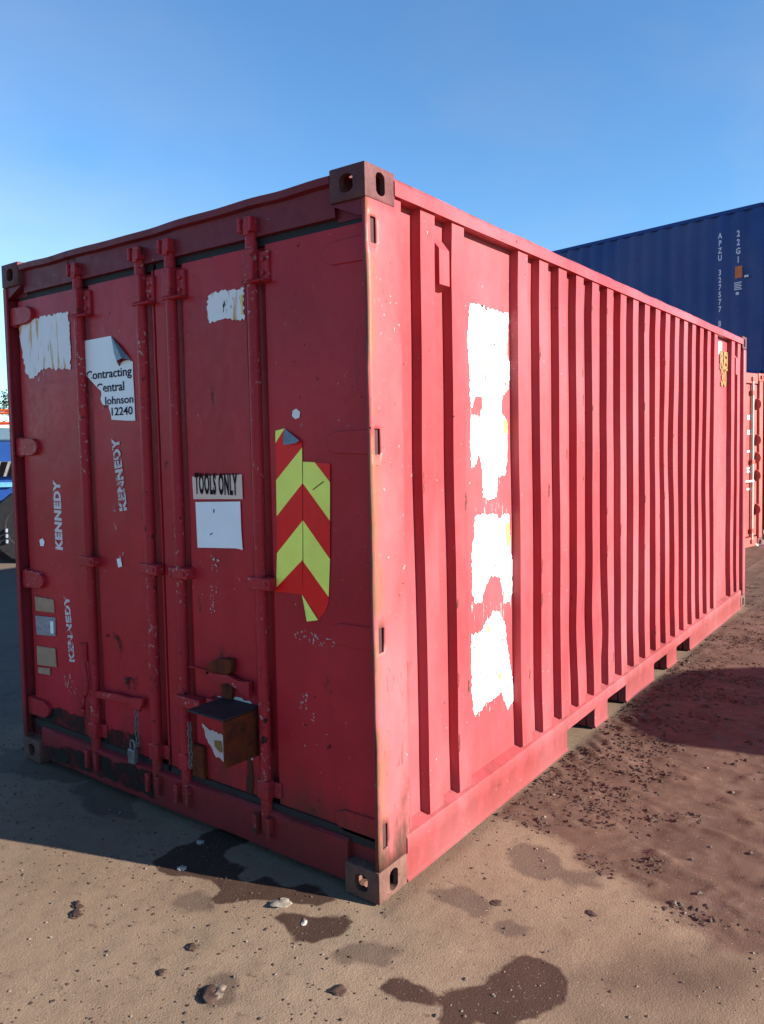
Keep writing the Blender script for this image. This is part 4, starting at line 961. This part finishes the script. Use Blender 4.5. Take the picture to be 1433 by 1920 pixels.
for x in (.15, -1.75):
    for y in (.05, 1.75): wheel(ldr, x + .30, y, .53, .38, m_tyre)
bd = MB().box(-.12, .62, .205, .232, 1.26, 1.48).build('chevron_board', plain('grey_board', (.30, .29, .28), .6), ldr)
for i in range(5):
    a = -.10 + i * .15
    MB().prism([(a - .01, 1.262), (a + .085, 1.262), (a + .165, 1.478), (a + .07, 1.478)], (0, .200, 0), (1, 0, 0), (0, 0, 1), (0, 1, 0), .004).build('dark_stripe', m_black, bd)
MB().box(-.2, .1, .215, .245, 1.10, 1.17).build('tail_light', plain('pale_blue_lens', (.16, .42, .62), .3), ldr)
m_nut = plain('wheel_nut_steel', (.16, .18, .22), .5)
for i, z in enumerate((.46, .38, .30)): MB().tube([(.18, -.16, z), (.18, -.15, z + .05)], .02, 6).build('wheel_nut', m_nut, ldr)
MB().prism([(-.55, .16), (.9, .16), (.9, .46), (-.55, .46)], (0, .30, 0), (1, 0, 0), (0, 0, 1), (0, 1, 0), .9).build('chassis', m_pblue, ldr, bevel=.02)

lift = thing('scissor_lift', (-14.75, 6.05, 0), 'orange scissor lift with railed platform beyond the blue loader', 'scissor lift', VA)
MB().box(-1.2, 1.2, 0, 1.1, .25, .75).build('chassis', m_por, lift, bevel=.04)
for x in (-.8, .8):
    for y in (.05, 1.05): wheel(lift, x, y, .26, .18, m_sheet)
for k in range(3):
    z = .75 + k * .28
    MB().tube([(-1.0, .1, z), (1.0, .1, z + .28)], .05, 6).build('scissor_arm', m_por, lift); MB().tube([(1.0, .1, z), (-1.0, .1, z + .28)], .05, 6).build('scissor_arm', m_por, lift)
MB().box(-1.2, 1.2, -.05, 1.15, 1.62, 1.80).build('platform', m_por, lift, bevel=.01)
MB().box(-.5, .9, -.07, -.052, 1.95, 2.18).build('name_panel', m_sheet, lift)
for z in (1.86, 2.22, 2.48):
    for y in (-.04, 1.14): MB().tube([(-1.18, y, z), (1.18, y, z)], .028, 6).build('guard_rail', m_por, lift)
    for x in (-1.18, 1.18): MB().tube([(x, -.04, z), (x, 1.14, z)], .028, 6).build('guard_rail', m_por, lift)
for x in (-1.18, -.6, 0, .6, 1.18):
    for y in (-.04, 1.14): MB().tube([(x, y, 1.8), (x, y, 2.50)], .03, 6).build('rail_post', m_por, lift)

# trees on the far side of the yard
m_leaf = plain('dark_foliage', (.045, .070, .040), .7, 0, .5, 3)
m_bark = plain('bark', (.08, .055, .04), .85, 0, .4)
def tree(x, y, h, label, seed):
    rn = random.Random(seed)
    t = thing('tree', (x, y, 0), label, 'tree', rn.random() * 6, 'trees on the far side of the yard')
    tr = MB().tube([(0, 0, -.1), (.05, 0, h * .3), (-.05, .08, h * .62), (0, 0, h * .9)], [h * .035, h * .028, h * .018, h * .006], 8)
    for k in range(9):
        a = k * 2.4; z = h * (.25 + .06 * k); l = h * .26 * (1 - k / 14)
        tr.tube([(0, 0, z), (math.cos(a) * l * .6, math.sin(a) * l * .6, z + l * .35), (math.cos(a) * l, math.sin(a) * l, z + l * .5)], [h * .012, h * .008, h * .003], 5)
    tr.build('trunk', m_bark, t)
    vs = []; fs = []
    cl = [(rn.gauss(0, .16) * h, rn.gauss(0, .16) * h, h * rn.uniform(.34, .96)) for _ in range(46)]
    for c_ in cl:
        s_ = h * rn.uniform(.05, .10)
        for _ in range(55):
            p = Vector((rn.gauss(0, 1), rn.gauss(0, 1), rn.gauss(0, .8))); p = p.normalized() * rn.random() ** .4 * s_
            o = Vector(c_) + p; a = Vector((rn.gauss(0, 1), rn.gauss(0, 1), rn.gauss(0, 1))).normalized() * h * .016; b = a.cross(Vector((rn.random(), rn.random(), 1))).normalized() * h * .011
            i = len(vs); vs += [o - a, o + b, o + a, o - b]; fs.append((i, i + 1, i + 2, i + 3))
    MB().add(vs, fs).build('crown', m_leaf, t, smooth=False)
tree(-59.2, 28.2, 6.4, 'dark bushy tree showing above the scissor lift at the left edge', 3)

# unseen van-shaped caster added out of view to throw the rounded mud shadow
m_van = plain('white_van_paint', (.62, .62, .60), .3, 0, .05, 3, .02)
van = thing('shadow_caster_van', (5.170, 3.486, 0), 'added van-shaped stand-in for an unidentified object out of view, casting the rounded shadow on the mud', 'van', R(107.5))
VP = [(0, .35), (-.005, 1.55), (0, 1.666), (.02, 1.78), (.06, 1.85), (.14, 1.885), (.30, 1.898), (.48, 1.90), (.75, 1.89), (1.0, 1.86), (1.25, 1.82), (1.43, 1.77), (1.55, 1.69), (1.66, 1.58), (2.05, 1.15), (2.8, .98), (2.95, .85), (3.0, .6), (2.98, .35)]
MB().prism(VP, (0, -1.7, 0), (1, 0, 0), (0, 0, 1), (0, 1, 0), 1.7).build('body', m_van, van, bevel=.03)
for y in (.004, -1.716):
    MB().prism([(.85, 1.1), (1.95, 1.1), (1.55, 1.6), (1.4, 1.68), (.9, 1.72)], (0, y, 0), (1, 0, 0), (0, 0, 1), (0, 1, 0), .012).build('window', m_glass, van)
    MB().box(.80, .812, y, y + .012, .4, 1.75).build('door_seam', m_black, van)
MB().prism([(-.7, 0), (.7, 0), (.62, .52), (-.62, .52)], (2.06, -.85, 1.165), (0, 1, 0), Vector((-.62, 0, .68)).normalized()[:], (.74, 0, .67), .012).build('windscreen', m_glass, van)
for x in (.55, 2.35):
    for y in (-.12, -1.58): wheel(van, x, y, .32, .2, m_gal)

# ------------------------------------------------------------------ loose matter on the ground
def ground_z(xs_, ys_):
    i = np.clip(np.searchsorted(gx, xs_), 1, nx - 1); j = np.clip(np.searchsorted(gy, ys_), 1, ny - 1)
    return Z.reshape(ny, nx)[j, i]
def blobs(n, region, smin, smax, flat, seed, test, power=2.2):
    rn = np.random.default_rng(seed)
    x = rn.uniform(region[0], region[1], n * 4); y = rn.uniform(region[2], region[3], n * 4)
    ok = ~((x > -2.45) & (x < .01) & (y > -.01) & (y < 5.9)) & test(x, y)
    x, y = x[ok][:n], y[ok][:n]; n = len(x); z = ground_z(x, y)
    s = smin + (smax - smin) * rn.random(n) ** power
    base = np.array([(1, 0, 0), (.3, .95, .1), (-.8, .55, 0), (-.8, -.6, .05), (.35, -.9, 0), (.1, .1, .9), (0, 0, -.6)])
    tri = np.array([(0, 1, 5), (1, 2, 5), (2, 3, 5), (3, 4, 5), (4, 0, 5), (1, 0, 6), (2, 1, 6), (3, 2, 6), (4, 3, 6), (0, 4, 6)])
    P_ = base[None] * (1 + rn.uniform(-.4, .4, (n, 7, 1))) * s[:, None, None]
    a = rn.uniform(0, 6.28, n); ca, sa = np.cos(a)[:, None], np.sin(a)[:, None]
    xx = P_[..., 0] * ca - P_[..., 1] * sa; yy = P_[..., 0] * sa + P_[..., 1] * ca
    V = np.stack([xx + x[:, None], yy + y[:, None], P_[..., 2] * flat + z[:, None] + s[:, None] * flat * .3], -1).reshape(-1, 3)
    F_ = (tri[None] + (np.arange(n) * 7)[:, None, None]).reshape(-1, 3)
    return V, F_
def blobmesh(name, V, F_, mat):
    me = bpy.data.meshes.new(name); me.from_pydata(V.tolist(), [], F_.tolist()); return link(name, me, mat)
POLY_MUD_np = POLY_MUD
inmud = lambda x, y: sdf(x, y, POLY_MUD) < .02
notmud = lambda x, y: sdf(x, y, POLY_MUD) > .0
clump = lambda x, y: fbm(x * 2.2, y * 2.2, 77, 3) > .02
def gravel_mat():
    t = NT('gravel'); c = t.mix(t.ramp(t.noise(45, 1), .4, .6), (.045, .028, .021), (.15, .11, .085)); return t.fin(c, .85)
m_gravel = gravel_mat()
m_clod = plain('wet_clod', (.056, .031, .023), .75, 0, .4, 30)
V, F_ = blobs(2300, (-3.0, 1.7, -1.3, 1.6), .0015, .007, .7, 1, notmud, 3)
tag(blobmesh('gravel', V, F_, m_gravel), kind='stuff')
V, F_ = blobs(2600, (-3.0, 1.7, -1.2, 2.2), .0012, .007, .5, 2, lambda x, y: notmud(x, y) & clump(x, y), 2.6)
tag(blobmesh('soil_crumbs', V, F_, m_clod), kind='stuff')
V, F_ = blobs(26000, (-.2, 2.4, .1, 7.5), .0018, .0125, .5, 3, lambda x, y: inmud(x, y) & (fbm(x * 3 - y * 1.5, y * 7, 78, 4) > .07), 3.2)
tag(blobmesh('mud_crumbs', V, F_, m_clod), kind='stuff')
V, F_ = blobs(2300, (.01, .55, .95, 4.6), .002, .014, .5, 8, lambda x, y: (fbm(x * 9, y * 9, 79, 4) + .25 - x * .5 > .05), 2.6)
tag(blobmesh('churned_mud', V, F_, m_clod), kind='stuff')
V, F_ = blobs(700, (-.2, 2.6, .4, 9), .003, .013, .6, 4, inmud, 2.5)
tag(blobmesh('gravel_on_mud', V, F_, m_gravel), kind='stuff')
def stone(name, pts, hgt, mat, label, cat, seed, group=None):
    """uneven flattened lump lying on the ground over the outline pts"""
    if hgt < .05: hgt *= .42
    cx_ = sum(p[0] for p in pts) / len(pts); cy_ = sum(p[1] for p in pts) / len(pts)
    bm = bmesh.new(); bmesh.ops.create_icosphere(bm, subdivisions=3, radius=1.0)
    rad = [(math.atan2(p[1] - cy_, p[0] - cx_), math.hypot(p[0] - cx_, p[1] - cy_)) for p in pts]; rad.sort()
    ang = [rad[-1][0] - 2 * math.pi] + [a for a, r in rad] + [rad[0][0] + 2 * math.pi]; rr = [rad[-1][1]] + [r for a, r in rad] + [rad[0][1]]
    for v in bm.verts:
        c = v.co.copy(); a = math.atan2(c.y, c.x); r = float(np.interp(a, ang, rr))
        k = 1 + .8 * float(fbm(c.x * 1.7 + seed * 3.1, c.y * 1.7 + c.z * 2.3, seed, 4))
        flat_ = max(c.z, -.3); v.co = Vector((c.x * r * k, c.y * r * k, (flat_ ** .7 if flat_ > 0 else flat_) * hgt * k))
    me = bpy.data.meshes.new(name); bm.to_mesh(me); bm.free()
    me.polygons.foreach_set('use_smooth', [True] * len(me.polygons)); me.set_sharp_from_angle(angle=R(38))
    o = link(name, me, mat); o.location = (cx_, cy_, float(ground_z(np.array([cx_]), np.array([cy_]))[0]))
    return tag(o, label, cat, group)
m_pale = plain('pale_concrete_lump', (.20, .17, .14), .85, 0, .2, 40, .4)
m_white_st = plain('white_stone', (.27, .255, .235), .8, 0, .15, 40, .4)
stone('concrete_chip', [(-0.336,-0.201),(-0.334,-0.168),(-0.309,-0.144),(-0.278,-0.163),(-0.279,-0.197),(-0.299,-0.222)], .028, m_pale, 'pale flat concrete chip on the wet patch beside the near corner', 'stone', 1)
stone('pebble', [(-0.898,-0.068),(-0.913,-0.047),(-0.901,-0.044),(-0.880,-0.061)], .016, m_white_st, 'small white pebble in shadow on the dark wet stain', 'pebble', 2, 'pebbles on the wet concrete')
stone('pebble', [(-0.798,-0.241),(-0.819,-0.215),(-0.801,-0.216),(-0.779,-0.233)], .020, m_white_st, 'white pebble at the shadow edge on the wet stain', 'pebble', 3, 'pebbles on the wet concrete')
stone('pebble', [(-0.168,-0.222),(-0.170,-0.209),(-0.153,-0.212),(-0.149,-0.227)], .012, m_white_st, 'pale pebble in the wet patch nearest the corner casting', 'pebble', 4, 'pebbles on the wet concrete')
stone('mud_clod', [(-0.910,-0.614),(-0.935,-0.585),(-0.913,-0.586),(-0.890,-0.608)], .018, m_clod, 'dark mud clod, upper of the pair on the left concrete', 'mud clod', 5, 'mud clods on the concrete')
stone('mud_clod', [(-0.878,-0.646),(-0.895,-0.619),(-0.865,-0.611),(-0.847,-0.632),(-0.854,-0.648)], .016, m_clod, 'dark mud clod, lower of the pair on the left concrete', 'mud clod', 6, 'mud clods on the concrete')
stone('mud_clod', [(0.134,-0.425),(0.143,-0.405),(0.142,-0.384),(0.161,-0.382),(0.176,-0.400),(0.166,-0.422)], .022, m_clod, 'dark mud clod on concrete between the damp ring and large wet patch', 'mud clod', 7, 'mud clods on the concrete')
stone('mud_clod', [(-0.176,-0.652),(-0.198,-0.618),(-0.186,-0.599),(-0.149,-0.618),(-0.123,-0.649),(-0.137,-0.669)], .020, m_clod, 'dark crust of mud inside the small damp ring', 'mud clod', 8, 'mud clods on the concrete')
stone('mud_crust', [(-0.181,-0.595),(-0.172,-0.578),(-0.135,-0.598),(-0.118,-0.629),(-0.118,-0.645),(-0.146,-0.617)], .016, m_gravel, 'pale gritty crust in the small damp ring', 'mud clod', 9, 'mud clods on the concrete')
stone('mud_clod', [(-0.396,-0.523),(-0.397,-0.505),(-0.372,-0.508),(-0.364,-0.528)], .014, m_clod, 'small dark clod above the damp ring', 'mud clod', 10, 'mud clods on the concrete')
stone('mud_clod', [(-0.375,-0.651),(-0.376,-0.634),(-0.354,-0.643),(-0.353,-0.660)], .014, m_clod, 'small dark clod up left of the damp ring', 'mud clod', 11, 'mud clods on the concrete')
stone('mud_clod', [(0.310,0.245),(0.316,0.264),(0.342,0.266),(0.344,0.245),(0.324,0.235)], .012, m_clod, 'flat dark clod on pale concrete right of the near corner', 'mud clod', 12, 'mud clods on the concrete')
stone('mud_clod', [(0.624,0.372),(0.623,0.400),(0.637,0.395),(0.643,0.370)], .012, m_clod, 'small dark clod on pale concrete near the mud edge', 'mud clod', 13, 'mud clods on the concrete')
stone('concrete_block', [(-.98, 10.75), (-.70, 10.6), (-.55, 10.9), (-.85, 11.1)], .16, m_pale, 'pale concrete lump on the ground under the red container end', 'stone', 14)
stone('rubble_stone', [(-.95, 10.35), (-.80, 10.3), (-.76, 10.42), (-.9, 10.5)], .09, m_white_st, 'white rubble stone at the foot of the red container end', 'stone', 15)
